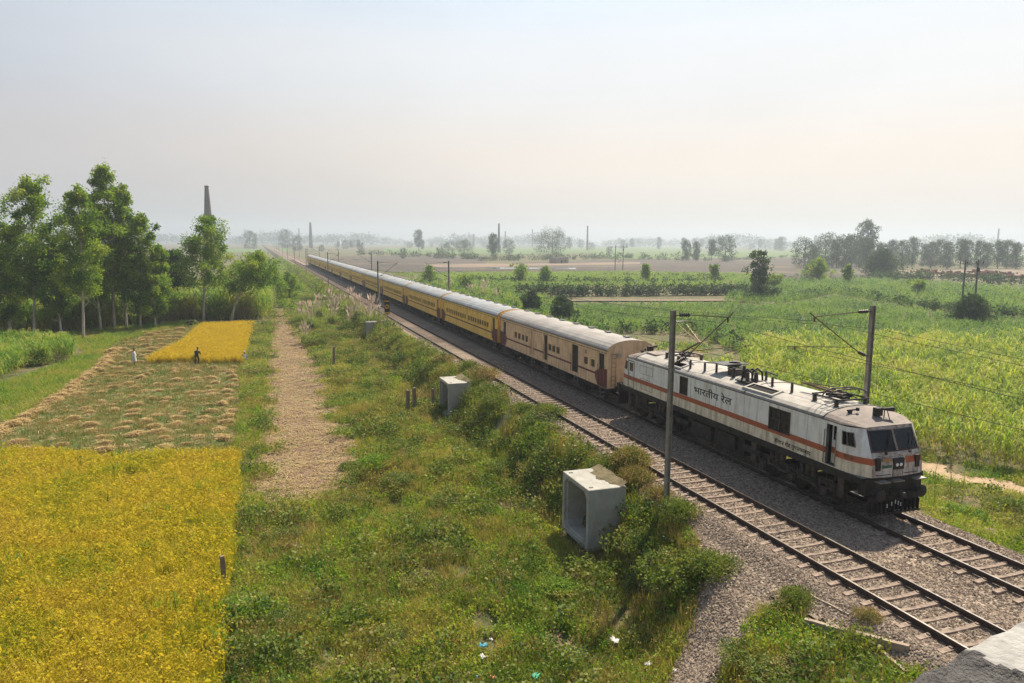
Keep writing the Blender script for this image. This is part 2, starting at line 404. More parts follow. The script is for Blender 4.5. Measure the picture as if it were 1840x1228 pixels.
# ================================================================== MATERIALS
M = {}
M['loco_white'] = mat('loco_white', (.80, .81, .78), (.70, .70, .66), .42, nscale=1.2, stretch=(1, 1, 2.), dirt=(.36, .29, .22), dscale=2.4, dpos=(.48, .82), dstretch=(1.6, 1.6, .22), spec=.4)
M['loco_cream'] = mat('loco_cream', (.76, .69, .53), (.62, .55, .41), .5, nscale=2.5, dirt=(.22, .165, .12), dscale=3, dpos=(.46, .78), dstretch=(1, 1.8, .3))
M['loco_orange'] = mat('loco_orange', (.42, .115, .05), (.34, .095, .045), .5, nscale=3, dirt=(.2, .11, .07), dpos=(.55, .9))
M['nose_white'] = mat('nose_white', (.60, .56, .52), (.40, .34, .30), .5, nscale=2.6, mixpos=(.35, .6), dirt=(.11, .065, .05), dscale=4.5, dpos=(.46, .70), dstretch=(1.6, 1.6, .55))
M['roof_dust'] = mat('roof_dust', (.29, .235, .205), (.20, .165, .15), .75, nscale=1.5, dirt=(.11, .10, .095), dscale=2.5, dpos=(.55, .8), bump=.15, bscale=12)
M['roof_grey'] = mat('roof_grey', (.44, .405, .365), (.32, .29, .26), .65, nscale=1.3, dirt=(.17, .15, .13), dscale=3, dpos=(.56, .82), dstretch=(.5, 2, 1))
M['gutter'] = mat('gutter', (.17, .17, .165), (.10, .10, .10), .6, nscale=5)
M['frame_dark'] = mat('frame_dark', (.020, .019, .019), (.038, .033, .028), .65, nscale=3)
M['bogie'] = mat('bogie', (.028, .024, .021), (.07, .055, .042), .8, nscale=4, mixpos=(.4, .75), bump=.3, bscale=20)
M['bogie_brown'] = mat('bogie_brown', (.10, .075, .055), (.05, .04, .033), .8, nscale=4)
M['wheel'] = mat('wheel', (.05, .04, .035), (.11, .08, .06), .6, metal=.4, nscale=4)
M['glass_dark'] = mat('glass_dark', (.012, .013, .014), rough=.08, spec=.6)
M['glass_dust'] = mat('glass_dust', (.008, .008, .008), (.03, .026, .023), .12, nscale=4, mixpos=(.5, .8), spec=.22)
M['grille'] = mat('grille', (.055, .042, .034), (.10, .075, .055), .7, nscale=6)
M['rubber'] = mat('rubber', (.02, .02, .02), rough=.7)
M['seal_red'] = mat('seal_red', (.10, .035, .03), (.05, .025, .022), .6, nscale=6)
M['steel'] = mat('steel', (.28, .27, .25), (.14, .12, .11), .5, metal=.4, nscale=4)
M['insul'] = mat('insul', (.035, .028, .024), (.07, .05, .04), .35, nscale=5, spec=.5)
M['copper'] = mat('copper', (.17, .10, .055), (.08, .05, .035), .5, metal=.5, nscale=5)
M['ink'] = mat('ink', (.018, .035, .045), (.03, .04, .05), .6, nscale=8)
M['ink_black'] = mat('ink_black', (.012, .012, .012), rough=.6)
M['flag_saffron'] = mat('flag_saffron', (.42, .22, .06), (.3, .2, .1), .6); M['flag_green'] = mat('flag_green', (.03, .13, .07), (.06, .12, .08), .6)
M['lamp'] = mat('lamp', (.8, .8, .76), rough=.2, spec=.6)
M['skin'] = mat('skin', (.16, .09, .06), rough=.6); M['hair'] = mat('hair', (.012, .010, .009), rough=.6)
M['cloth_white'] = mat('cloth_white', (.62, .63, .64), (.5, .5, .5), .8); M['cloth_dark'] = mat('cloth_dark', (.03, .032, .04), (.05, .05, .06), .8)
M['cloth_grey'] = mat('cloth_grey', (.22, .22, .21), (.16, .16, .16), .8); M['cloth_blue'] = mat('cloth_blue', (.30, .40, .50), rough=.8)

# ================================================================== LOCOMOTIVE
TX = 22.11; YF = 19.8
def make_loco():
    root = empty('locomotive', (TX, YF, 0), label='white electric locomotive with an orange stripe and dusty nose leading the yellow train', cat='locomotive')
    hw = 1.57; Lr = 19.62                       # body runs y .3 .. 19.6
    # --- profile levels (z, half width at nose end, front y)
    lev = [(1.72, 1.20, .30), (2.18, 1.19, .33), (2.42, 1.18, .38), (2.62, 1.165, .45), (3.40, 1.10, .80), (3.49, 1.09, .84)]
    mats_ = [M['loco_cream'], M['loco_orange'], M['loco_white'], M['roof_grey'], M['gutter'], M['nose_white'], M['roof_dust'], M['seal_red']]
    b = MB()
    # side walls with openings
    holesL = [(.86, 1.44, 2.74, 3.24), (1.74, 2.26, 1.76, 3.34), (4.30, 5.66, 2.30, 3.29), (11.98, 12.74, 2.43, 3.36), (18.06, 18.42, 2.72, 3.24)]
    zs = [1.72, 2.18, 2.30, 2.42, 2.43, 2.72, 2.74, 3.24, 3.29, 3.34, 3.36, 3.44]
    zm = [0, 1, 1, 2, 2, 2, 2, 2, 2, 2, 2]; zm[1] = 1; zm[0] = 0
    holesL2 = [(1.76, 3.34, 1.74, 2.26)]
    zs = sorted(set(zs+[1.76])); zm = [0 if z < 2.17 else (1 if z < 2.40 else 2) for z in zs[:-1]]
    for sgn in (-1, 1):
        hl = [h for h in holesL if h[0] > 1.5 and h[0] < 18]
        ys = cuts(1.55, 18.45, hl, 0, 1, (7.3, 9.5, 13.5, 17.6, 3.3))
        wall_grid(b, sgn*hw, ys, zs, hl, zm, depth=.14, sgn=sgn, rmi=4)
    # cab shoulders: from the flat side (y 1.55) forward to the nose corner; side window cut in
    def cabside(sgn, flip):
        def P(t, z):      # t 0 at y=1.55 .. 1 at nose corner
            zz, w, fy = z, None, None
            for i in range(len(lev)-1):
                if lev[i][0] <= z <= lev[i+1][0]+1e-6:
                    k = (z-lev[i][0])/(lev[i+1][0]-lev[i][0]); w = lev[i][1]+k*(lev[i+1][1]-lev[i][1]); fy = lev[i][2]+k*(lev[i+1][2]-lev[i][2]); break
            y0 = 1.55; y = y0+(fy-y0)*t; x = hw+(w-hw)*(t**2.4)
            yy = y if not flip else 19.9-y
            return (sgn*x, yy, z)
        ts = [0, .12, .34, .56, .62, .8, .92, 1.]; zz = [1.72, 2.18, 2.42, 2.62, 2.74, 3.24, 3.40, 3.44]
        for i in range(len(ts)-1):
            for j in range(len(zz)-1):
                win = (.12 <= ts[i] < .62) and abs(zz[j]-2.74) < .01
                if win: continue
                q = [P(ts[i], zz[j]), P(ts[i+1], zz[j]), P(ts[i+1], zz[j+1]), P(ts[i], zz[j+1])]
                mi = 0 if zz[j] < 2.17 else (1 if zz[j] < 2.41 else 2)
                b.add(q if (sgn < 0) != flip else q[::-1], [(0, 1, 2, 3)], mi)
        return P
    Ps = {}
    for sgn in (-1, 1):
        for flip in (False, True): Ps[(sgn, flip)] = cabside(sgn, flip)
    # nose faces
    for flip in (False, True):
        fy = lambda y: 19.9-y if flip else y
        for i in range(len(lev)-1):
            (z0, w0, y0), (z1, w1, y1) = lev[i], lev[i+1]
            if i == 3: continue   # windscreen opening: surround only
            xs = np.linspace(-1, 1, 9)
            for k in range(8):
                bow0 = .10*(1-xs[k]**2); bow1 = .10*(1-xs[k+1]**2)
                q = [(w0*xs[k], fy(y0-bow0), z0), (w0*xs[k+1], fy(y0-bow1), z0), (w1*xs[k+1], fy(y1-bow1), z1), (w1*xs[k], fy(y1-bow0), z1)]
                mi = [5, 1, 5, 5, 5, 6][i]
                if i == 1 and not flip and 1 <= k <= 6 and k not in (5, 6): mi = 5
                b.add(q if not flip else q[::-1], [(0, 1, 2, 3)], mi)
        # windscreen surround
        (z0, w0, y0), (z1, w1, y1) = lev[3], lev[4]
        def wp(u, v): # u -1..1, v 0..1
            w = w0+(w1-w0)*v; bow = .10*(1-u*u); return (w*u, fy(y0+(y1-y0)*v-bow), z0+(z1-z0)*v)
        us = [-1, -.93, -.04, .04, .93, 1]; vs = [0, .06, .95, 1]
        for i in range(5):
            for j in range(3):
                if i in (1, 3) and j == 1: continue
                q = [wp(us[i], vs[j]), wp(us[i+1], vs[j]), wp(us[i+1], vs[j+1]), wp(us[i], vs[j+1])]
                b.add(q if not flip else q[::-1], [(0, 1, 2, 3)], 7 if i in (0,) or j == 0 else 6)
    # roof: rings
    prof = [(1., 3.44, 0), (1.02, 3.50, 0), (.985, 3.57, 0), (.88, 3.68, 0), (.62, 3.80, 0), (.3, 3.87, 0), (0, 3.89, 0)]
    def ring(y, w, s): # s: 0 = nose top edge flat, 1 = full
        pts = []
        for (fx, z, _) in prof: pts.append((-w*fx, y, 3.47+(z-3.47)*s))
        return pts+[(-p[0], p[1], p[2]) for p in pts[:-1][::-1]]
    rings = [ring(.80, 1.12, .12), ring(1.0, 1.24, .30), ring(1.25, 1.38, .52), ring(1.55, 1.56, .72), ring(2.0, 1.57, .95), ring(2.45, 1.57, 1.0)]
    # front edge bow
    rings[0] = [(p[0], p[1]-.10*(1-min(1, abs(p[0])/1.12)**2), p[2]) for p in rings[0]]
    ysr = [7.35, 13.4, 17.45]
    full = rings+[ring(y, 1.57, 1.) for y in ysr]+[[(p[0], 19.9-p[1], p[2]) for p in r] for r in rings[::-1]]
    n = len(full[0])
    for i in range(len(full)-1):
        mi = 6 if (i < 5 or i >= len(full)-6) else 3
        for k in range(n-1):
            m2 = 4 if (k in (0, 1, n-2, n-3) and mi == 3) else mi
            b.add([full[i][k], full[i+1][k], full[i+1][k+1], full[i][k+1]], [(3, 2, 1, 0)], m2)
    # floor
    b.b2((-1.5, .45, 1.68), (1.5, 19.4, 1.71), 4)
    body = b.build('body', mats_, root)
    # roof seams and gutter brackets
    s = MB()
    for y in (2.47, 7.4, 13.35, 17.45):
        s = MB(); pts = [(p[0]*1.004, y, p[2]+.012) for p in ring(y, 1.57, 1.)]
        for k in range(len(pts)-1): s.tube(pts[k], pts[k+1], .022, n=5)
        s.build('roof_seam', M['gutter'], body)
    # door recess interiors + doors
    def slab(name, x0, x1, y0, y1, z0, z1, m, par): return MB().b2((x0, y0, z0), (x1, y1, z1)).build(name, m, par)
    # interior dark backing box of cab (floor, bulkhead)
    for (y0, y1) in ((2.5, 2.55), (17.35, 17.4)): MB().b2((-1.5, y0, 1.75), (1.5, y1, 3.4)).build('bulkhead', M['frame_dark'], root)
    for (y0, y1) in ((.72, 1.15), (18.75, 19.1)): MB().b2((-1.05, y0, 1.75), (1.05, y1, 2.62)).build('driving_desk', M['frame_dark'], root)
    it = MB(); it.box((.55, 1.7, 2.35), (.45, .45, .5)); it.box((.55, 1.93, 2.85), (.42, .1, .5)); it.build('cab_seat', M['frame_dark'], root)
    for sg in (-1, 1):
        # front cab door: stands open in the photograph on the near side
        d = MB(); X = sg*1.30 if sg < 0 else sg*1.5
        d.b2((X-.02, 1.80, 1.78), (X+.02, 2.22, 2.17), 0); d.b2((X-.02, 1.80, 2.17), (X+.02, 2.22, 2.42), 1); d.b2((X-.02, 1.80, 2.42), (X+.02, 2.22, 2.70), 2)
        d.b2((X-.02, 1.80, 2.70), (X+.02, 1.87, 3.32), 2); d.b2((X-.02, 2.15, 2.70), (X+.02, 2.22, 3.32), 2); d.b2((X-.02, 1.87, 3.25), (X+.02, 2.15, 3.32), 2)
        dd = d.build('cab_door', [M['loco_cream'], M['loco_orange'], M['loco_white']], root)
        slab('door_window', X-.008, X+.008, 1.87, 2.15, 2.70, 3.25, M['glass_dark'], dd)
        for yh in (1.70, 2.31):
            h = MB(); h.tube((sg*1.62, yh, 1.8), (sg*1.62, yh, 3.1), .018, n=6)
            for z in (1.8, 3.1): h.tube((sg*1.57, yh, z), (sg*1.62, yh, z), .014, n=5)
            h.build('grab_rail', M['steel'], root)
        # rear cab door (closed): drawn by frame and window
        d = MB(); X = sg*1.578
        for (y0, y1, z0, z1) in ((17.60, 17.64, 1.74, 3.34), (18.28, 18.32, 1.74, 3.34)): d.b2((X-.012, y0, z0), (X+.012, y1, z1))
        d.b2((X-.012, 17.64, 3.30), (X+.012, 18.28, 3.34)); d.b2((X-.012, 17.64, 1.74), (X+.012, 18.28, 1.77))
        dr = d.build('cab_door', M['gutter'], root)
        slab('door_window', X-.006, X+.006, 17.76, 18.16, 2.72, 3.22, M['glass_dark'], dr)
        MB().tube((sg*1.60, 18.2, 2.2), (sg*1.60, 18.2, 2.65), .02, n=5).build('handle', M['steel'], dr)
        # side windows of both cabs
        for flip in (False, True):
            P = Ps[(sg, flip)]; fr = MB(); q = [P(.12, 2.74), P(.62, 2.74), P(.62, 3.24), P(.12, 3.24)]
            off = Vector((sg*.012, 0, 0)); qv = [Vector(p)+off for p in q]
            for k in range(4): fr.tube(qv[k], qv[(k+1) % 4], .022, n=5)
            mid0, mid1 = (Vector(P(.34, 2.74))+off), (Vector(P(.34, 3.24))+off); fr.tube(mid0, mid1, .016, n=5)
            f = fr.build('cab_window', M['steel'], root)
            ins = Vector((-sg*.03, 0, 0))
            pa = [Vector(P(.34 if (not flip and sg < 0) else .12, 2.74))+ins, Vector(P(.62, 2.74))+ins, Vector(P(.62, 3.24))+ins, Vector(P(.34 if (not flip and sg < 0) else .12, 3.24))+ins]
            g_ = MB(); g_.add(pa+[p+Vector((-sg*.012, 0, 0)) for p in pa], [(0, 1, 2, 3), (7, 6, 5, 4), (0, 4, 5, 1), (2, 6, 7, 3), (1, 5, 6, 2), (0, 3, 7, 4)]); g_.build('pane', M['glass_dust'], f)
        # louvred grilles
        for (y0, y1, z0, z1, nx) in ((4.30, 5.66, 2.30, 3.29, 3), (11.98, 12.74, 2.43, 3.36, 2)):
            g_ = MB(); X = sg*1.50
            nsl = 16
            for k in range(nsl):
                z = z0+(k+.5)*(z1-z0)/nsl
                g_.box((X, (y0+y1)/2, z), (.06, y1-y0, .022), 0, M=Matrix.Rotation(sg*RAD(35), 3, 'Y'))
            g_.b2((X-sg*.07-.01, y0, z0), (X-sg*.07+.01, y1, z1), 0)
            gg = g_.build('louvre_grille', M['grille'], root)
            h = MB(); X = sg*1.575
            for k in range(nx):
                y = y0+.035+(y1-y0-.07)*k/(nx-1); h.box((X-sg*.02, y, (z0+z1)/2), (.05, .035 if 0 < k < nx-1 else .07, z1-z0))
            for z in (z0+.03, (z0+z1)/2, z1-.03): h.box((X-sg*.024, (y0+y1)/2, z), (.045, y1-y0-.14, .03))
            h.build('grille_frame', M['bogie_brown'], gg)
        # access panels
        for (y0, y1, z0, z1, ns) in ((15.5, 16.95, 2.78, 3.26, 2), (15.5, 16.2, 1.9, 2.5, 1), (16.2, 16.85, 1.92, 2.52, 1)):
            p = MB(); X = sg*1.576
            p.b2((X-.005, y0, z0), (X+.005, y1, z0+.014)); p.b2((X-.005, y0, z1-.014), (X+.005, y1, z1))
            for k in range(ns+1):
                y = y0+(y1-y0)*k/ns; p.b2((X-.004, y-.008, z0+.014), (X+.004, y+.008, z1-.014))
            p.build('access_panel', M['gutter'], root)
    for sg in (-1, 1):
        for y in (3.3, 7.35, 9.5, 11.7, 13.4, 14.6, 17.3):
            MB().b2((sg*1.5725-.0025, y-.006, 1.73), (sg*1.5725+.0025, y+.006, 3.42)).build('panel_seam', M['gutter'], root)
    # windscreen panes + wipers, both ends
    for flip in (False, True):
        fy = lambda y: 19.9-y if flip else y
        for (u0, u1) in ((-.93, -.04), (.04, .93)):
            vs_ = []
            for dep in (.02, .035):
                for v in (.06, .95):
                    for u in (u0, u1):
                        w = 1.165+(1.10-1.165)*v; vs_.append((w*u, fy(.45+.35*v-.10*(1-u*u)+dep), 2.62+.78*v))
            g_ = MB(); g_.add(vs_, [(0, 1, 3, 2), (4, 6, 7, 5), (0, 4, 5, 1), (2, 3, 7, 6), (0, 2, 6, 4), (1, 5, 7, 3)])
            ws = g_.build('windscreen', M['glass_dust'], root)
            w = MB(); um = (u0+u1)/2; w.tube((um*1.16, fy(.36), 2.60), (um*1.16+.28, fy(.50), 3.0), .012, n=5); w.box((um*1.16, fy(.34), 2.58), (.09, .07, .08))
            w.tube((um*1.16+.20, fy(.47), 2.86), (um*1.16+.36, fy(.60), 3.22), .014, n=5)
            w.build('wiper', M['rubber'], ws)
    # nose fittings
    n_ = MB(); n_.b2((-.30, .20, 1.98), (.20, .34, 2.40)); hl = n_.build('headlight', M['frame_dark'], root)
    for x in (-.14, .04):
        MB().lathe([(.001, .155), (.062, .16), (.066, .198)], (x, .02, 2.16), 12, axis='Y').build('lamp', M['lamp'], hl)
    for x in (-.96, .88):
        MB().b2((x-.10, .24, 1.98), (x+.10, .36, 2.44)).build('marker_light', M['frame_dark'], root)
    f = MB(); f.b2((-.80, .235, 2.30), (-.36, .262, 2.42), 0); f.b2((-.78, .228, 2.06), (-.36, .252, 2.16), 1)
    f.build('painted_flag', [M['flag_saffron'], M['flag_green']], root)
    h = MB()
    for x in (-.72, .52): h.tube((x-.3, .2, 1.82), (x+.3, .2, 1.82), .014, n=5); h.tube((x-.3, .2, 1.82), (x-.3, .32, 1.82), .014, n=5); h.tube((x+.3, .2, 1.82), (x+.3, .32, 1.82), .014, n=5)
    h.tube((-.9, .16, 2.52), (.9, .16, 2.52), .014, n=5)
    for x in (-.9, 0, .9): h.tube((x, .16, 2.52), (x, .40, 2.5), .012, n=5)
    h.build('hand_rail', M['bogie_brown'], root)
    for x in (-.85, -.2, .85): MB().box((x, .12, 1.60), (.5, .28, .035)).build('nose_step', M['steel'], root)
    for fr in (False, True):
        fy = lambda y: 20.56-y if fr else y
        u = MB(); u.b2((-1.35, fy(.42), 1.0), (1.35, fy(.75), 1.62)); u.b2((-1.2, fy(.35), .35), (1.2, fy(.42), 1.0))
        for k in range(12): u.box((-1.1+.2*k, fy(.28), .50), (.04, .10, .5))
        u.b2((-1.2, fy(.22), .28), (1.2, fy(.32), .34)); u.build('buffer_beam', M['frame_dark'], root)
        for x in (-.978, .978):
            sg = -1 if fr else 1; y0 = 20.56 if fr else 0
            bf = MB(); bf.lathe([(.001, 0), (.20, .012), (.245, .04), (.245, .06), (.13, .075), (.11, .30), (.15, .32), (.15, .46)], (0, 0, 0), 16, axis='Y')
            o = bf.build('buffer', M['frame_dark'], root); o.location = (x, y0, 1.10); o.scale = (1, sg, 1)
        c = MB(); c.b2((-.14, fy(.02), .92), (.14, fy(.42), 1.20)); c.tube((-.12, fy(-.02), 1.06), (.12, fy(-.02), 1.06), .11, n=8)
        c.build('coupler', M['bogie'], root)
        hh = MB()
        for x in (-.45, .38, .55): hh.path([(x, fy(.38), 1.1), (x+.02, fy(.18), .85), (x+.05, fy(.12), .62), (x+.02, fy(.2), .5)], .028, 6)
        hh.build('brake_hose', M['rubber'], root)
    ch = MB()
    rr = random.Random(3)
    for k in range(5):
        for j in range(3): ch.box((-.62+.17*k+.05*math.sin(k), .06, .86-.06*abs(k-2)-.05*j), (.03, .02, .03))
    ch.build('coupling_chain', M['lamp'], root)
    # sole bar
    sb = MB(); sb.b2((-1.5, .5, 1.42), (1.5, 19.3, 1.69))
    for sg in (-1, 1):
        sb.b2((sg*1.5, .9, 1.42), (sg*1.555, 18.9, 1.70))
    for y in np.arange(2.8, 17.6, 1.1):
        for sg in (-1, 1): sb.box((sg*1.56, y, 1.55), (.03, .07, .22))
    sb.build('sole_bar', M['frame_dark'], root)
    tn = MB(); r_ = random.Random(9); # equipment between the bogies
    tn.b2((-1.25, 7.6, .45), (1.25, 12.3, 1.42)); tn.b2((-1.42, 8.1, .62), (-1.25, 9.6, 1.3)); tn.b2((-1.42, 10.0, .55), (-1.25, 11.7, 1.25)); tn.b2((1.25, 8.1, .62), (1.42, 11.6, 1.3))
    tn.tube((-1.32, 12.0, .9), (-1.32, 13.2, .9), .16, n=10); tn.tube((-1.32, 6.3, .95), (-1.32, 7.5, .95), .15, n=10)
    tn.build('transformer_tank', M['bogie'], root)
    # bogies
    for yc in (4.25, 15.85):
        bo = MB()
        for sg in (-1, 1):
            X = sg*1.18
            bo.b2((X-.09, yc-2.6, .78), (X+.09, yc+2.6, 1.04), 0)
            for dy in (-1.85, 0, 1.85):
                bo.box((X+sg*.10, yc+dy, .56), (.20, .40, .40), 0); bo.tube((X+sg*.20, yc+dy, .55), (X+sg*.27, yc+dy, .55), .15, n=12, mi=1)
                for e in (-.32, .32): bo.tube((X+sg*.10, yc+dy+e, .62), (X+sg*.10, yc+dy+e, 1.0), .085, n=8, mi=1)
            for dy in (-.93, .93):
                bo.tube((X+sg*.14, yc+dy-.28, .95), (X+sg*.14, yc+dy-.28, 1.42), .12, n=8, mi=1); bo.tube((X+sg*.14, yc+dy+.05, .95), (X+sg*.14, yc+dy+.05, 1.42), .12, n=8, mi=1)
                bo.box((X+sg*.14, yc+dy+.35, 1.14), (.2, .22, .34), 0); bo.tube((X+sg*.2, yc+dy-.6, .62), (X+sg*.2, yc+dy+.5, .74), .04, n=6, mi=1)
            bo.tube((X+sg*.22, yc-1.5, .72), (X+sg*.22, yc+1.3, 1.15), .05, n=6, mi=0)
            bo.b2((X-.05, yc-2.75, .25), (X+.05, yc-2.6, 1.0)); bo.b2((X+sg*.02, yc+2.3, .5), (X+sg*.25, yc+2.65, 1.4), 1)
        bo.b2((-1.1, yc-2.5, .7), (1.1, yc-2.3, 1.0)); bo.b2((-1.1, yc+2.3, .7), (1.1, yc+2.5, 1.0)); bo.b2((-1.0, yc-1.1, .4), (1.0, yc-.75, .95)); bo.b2((-1.0, yc+.75, .4), (1.0, yc+1.1, .95))
        ob = bo.build('bogie_frame', [M['bogie'], M['bogie_brown']], root)
        for dy in (-1.85, 0, 1.85):
            w = MB()
            for sg in (-1, 1):
                w.lathe([(.10, -.06), (.40, -.06), (.545, -.05), (.545, .05), (.60, .07), (.60, .09), (.12, .09)], (sg*.87, yc+dy, .545), 22, axis='X')
            w.tube((-.9, yc+dy, .545), (.9, yc+dy, .545), .09, n=8)
            w.build('wheelset', M['wheel'], ob)
    for yc in (2.0, 18.0):
        for sg in (-1, 1):
            l = MB()
            for z in (.45, .8, 1.15): l.box((sg*1.46, yc, z), (.16, .42, .025))
            for e in (-.21, .21): l.b2((sg*1.47-.012, yc+e-.012, .42), (sg*1.47+.012, yc+e+.012, 1.45))
            l.b2((sg*1.38-.02, yc-.6, .6), (sg*1.38+.02, yc-.3, 1.42)); l.build('cab_steps', M['bogie_brown'], root)
    # lettering
    t1 = font_text('भारतीय रेल', 'lettering', .60, M['ink'], root, (-hw-.004, 11.40, 2.76), (0, -1, 0), (0, 0, 1), bold=.008, sx=1.0)
    def fit(o, wide, y0):   # scale along y so that it spans the measured width
        ys_ = [v.co.y for v in o.data.vertices]; k = wide/(max(ys_)-min(ys_)); top = max(ys_)
        for v in o.data.vertices: v.co.y = y0+(v.co.y-top)*k
    def fitz(o, z0, z1):
        zz = [v.co.z for v in o.data.vertices]; a, c = min(zz), max(zz)
        for v in o.data.vertices: v.co.z = z0+(v.co.z-a)*(z1-z0)/(c-a)
    fit(t1, 3.12, 11.40); fitz(t1, 2.72, 3.17)
    t2 = font_text('डीजल शेड तुगलकाबाद', 'lettering', .3, M['ink_black'], root, (-hw-.004, 5.22, 1.80), (0, -1, 0), (0, 0, 1), bold=.006)
    fit(t2, 2.18, 5.22); fitz(t2, 1.77, 2.04)
    # roof equipment
    def insulator(x, y, z, h, r=.075, par=root, name='insulator', n=None):
        k = n or max(4, int(h/.055)); pr_ = []
        for i in range(k): a = h*i/k; pr_ += [(r, a+.01), (r*.62, a+.6*h/k)]
        return MB().lathe([(r*1.2, 0)]+pr_+[(r*.5, h)], (x, y, z), 10).build(name, M['insul'], par)
    posts = [(-1.1, 12.53), (-.97, 11.43), (-.75, 10.75), (-.40, 8.86), (.12, 8.08), (-.51, 6.85), (-.54, 5.53)]
    tops = []
    for (x, y) in posts:
        z = 3.86-.12*min(1, (abs(x)/1.3)**2)-.02; insulator(x, y, z, .44); tops.append((x, y, z+.45))
    bb = MB(); bp = [(-.9, 14.2, 4.25)]+tops+[(-.5, 3.9, 4.27)]
    for i in range(len(bp)-1): bb.tube(bp[i], bp[i+1], .014, n=5)
    bb.tube(tops[4], (tops[4][0]-.3, tops[4][1]-1.1, tops[4][2]+.02), .03, n=6); bb.tube(tops[1], (.2, tops[1][1]+.1, tops[1][2]), .03, n=5)
    bb.build('busbar', M['frame_dark'], root)
    # circuit breaker: round drum of coils + insulators
    cb = MB(); cb.box((-.35, 9.75, 3.98), (.55, .5, .36), 0)
    for k in range(5): cb.lathe([(.30, 0), (.36, .02), (.30, .04)], (.05, 10.4, 4.02+k*.07), 16)
    cb.b2((-.9, 10.0, 4.30), (.5, 10.9, 4.34)); cb.tube((-.6, 9.2, 4.32), (.5, 9.9, 4.35), .03); cb.build('circuit_breaker', M['insul'], root)
    for (x, y, h) in ((-.75, 9.35, .5), (-.35, 9.1, .62), (-.85, 8.15, .50), (-.55, 7.95, .50), (-.3, 8.3, .42)): insulator(x, y, 3.80, h, .10)
    cl = MB()
    for x in (-.9, -.62, -.34):
        cl.path([(x, 8.5, 3.9), (x, 8.45, 4.25), (x+.1, 8.25, 4.42), (x+.2, 8.05, 4.25), (x+.2, 8.0, 3.9)], .05, 6)
    cl.box((-.7, 8.25, 3.86), (.9, .9, .06)); cl.build('roof_cables', M['frame_dark'], root)
    # raised hatches
    for (y0, y1) in ((5.65, 7.75), (12.9, 14.1)):
        for sg in (-1,):
            h = MB(); za, zb = 3.60, 3.80
            pts = [(-1.46, y0, 3.66), (-.82, y0, 3.82), (-.82, y1, 3.82), (-1.46, y1, 3.66)]
            top = [(p[0]+(.03 if p[0] < -1 else -.03), p[1]+(.05 if p[1] == y0 else -.05), p[2]+.07) for p in pts]
            for k in range(4): h.add([pts[k], pts[(k+1) % 4], top[(k+1) % 4], top[k]], [(0, 1, 2, 3)], 0)
            # frame ring and slatted centre
            inn = [(top[0][0]+.09, top[0][1]+.12, top[0][2]+.02), (top[1][0]-.09, top[1][1]+.12, top[1][2]-.022), (top[2][0]-.09, top[2][1]-.12, top[2][2]-.022), (top[3][0]+.09, top[3][1]-.12, top[3][2]+.02)]
            for k in range(4): h.add([top[k], top[(k+1) % 4], inn[(k+1) % 4], inn[k]], [(0, 1, 2, 3)], 0)
            low = [(p[0], p[1], p[2]-.05) for p in inn]; h.add(low, [(0, 1, 2, 3)], 1)
            for k in range(18):
                t = (k+.5)/18; y = inn[0][1]+(inn[3][1]-inn[0][1])*t
                h.add([(inn[0][0], y-.02, inn[0][2]), (inn[1][0], y-.02, inn[1][2]), (inn[1][0], y+.02, inn[1][2]-.02), (inn[0][0], y+.02, inn[0][2]-.02)], [(0, 1, 2, 3)], 2)
            h.build('roof_hatch', [M['roof_grey'], M['frame_dark'], M['bogie_brown']], root)
    # horns, marker, aerial on both cab roofs
    for fl in (False, True):
        fy = lambda y: 19.9-y if fl else y
        h = MB(); h.box((-.05, fy(1.35), 3.90), (.28, .22, .30)); h.tube((.05, fy(1.3), 4.0), (.50, fy(1.15), 4.0), .035, .10, 10)
        h.tube((.2, fy(1.28), 3.7), (.2, fy(1.28), 4.02), .02, n=6); h.build('horn', M['frame_dark'], root)
        h = MB(); h.box((-.85, fy(1.9), 3.80), (.12, .12, .20)); h.tube((-1.0, fy(1.9), 3.88), (-.65, fy(1.8), 3.92), .03, n=6); h.box((-.60, fy(1.78), 3.93), (.09, .09, .12)); h.build('horn', M['frame_dark'], root)
    MB().tube((.35, 1.3, 3.95), (.15, .95, 3.62), .018, n=5).build('aerial_strut', M['frame_dark'], root)
    # ---- pantographs
    def panto(y0, sgn, raised):
        """y0 = hinge side; sgn = direction (along y) in which the frame lies"""
        pn = MB(); B = 4.10
        for x in (-.72, .72):
            pn.tube((x, y0-.75, B), (x, y0+.75, B), .035, n=6)
        for dy in (-.75, .75, 0): pn.tube((-.72, y0+dy, B), (.72, y0+dy, B), .035, n=6)
        pn.tube((-.45, y0+.3*sgn, B+.05), (.35, y0-.3*sgn, B+.05), .07, n=8); pn.box((0, y0-.1, B-.02), (.35, .5, .12))
        for x in (-.25, .25): pn.path([(x, y0-.7, B), (x, y0-.2, B+.10), (x, y0+.5, B+.08)], .02, 5)
        o = pn.build('pantograph', M['frame_dark'], root)
        for x in (-.72, .72):
            for dy in (-.6, .6): insulator(x, y0+dy, 3.72, .36, .11, par=o)
        arm = MB()
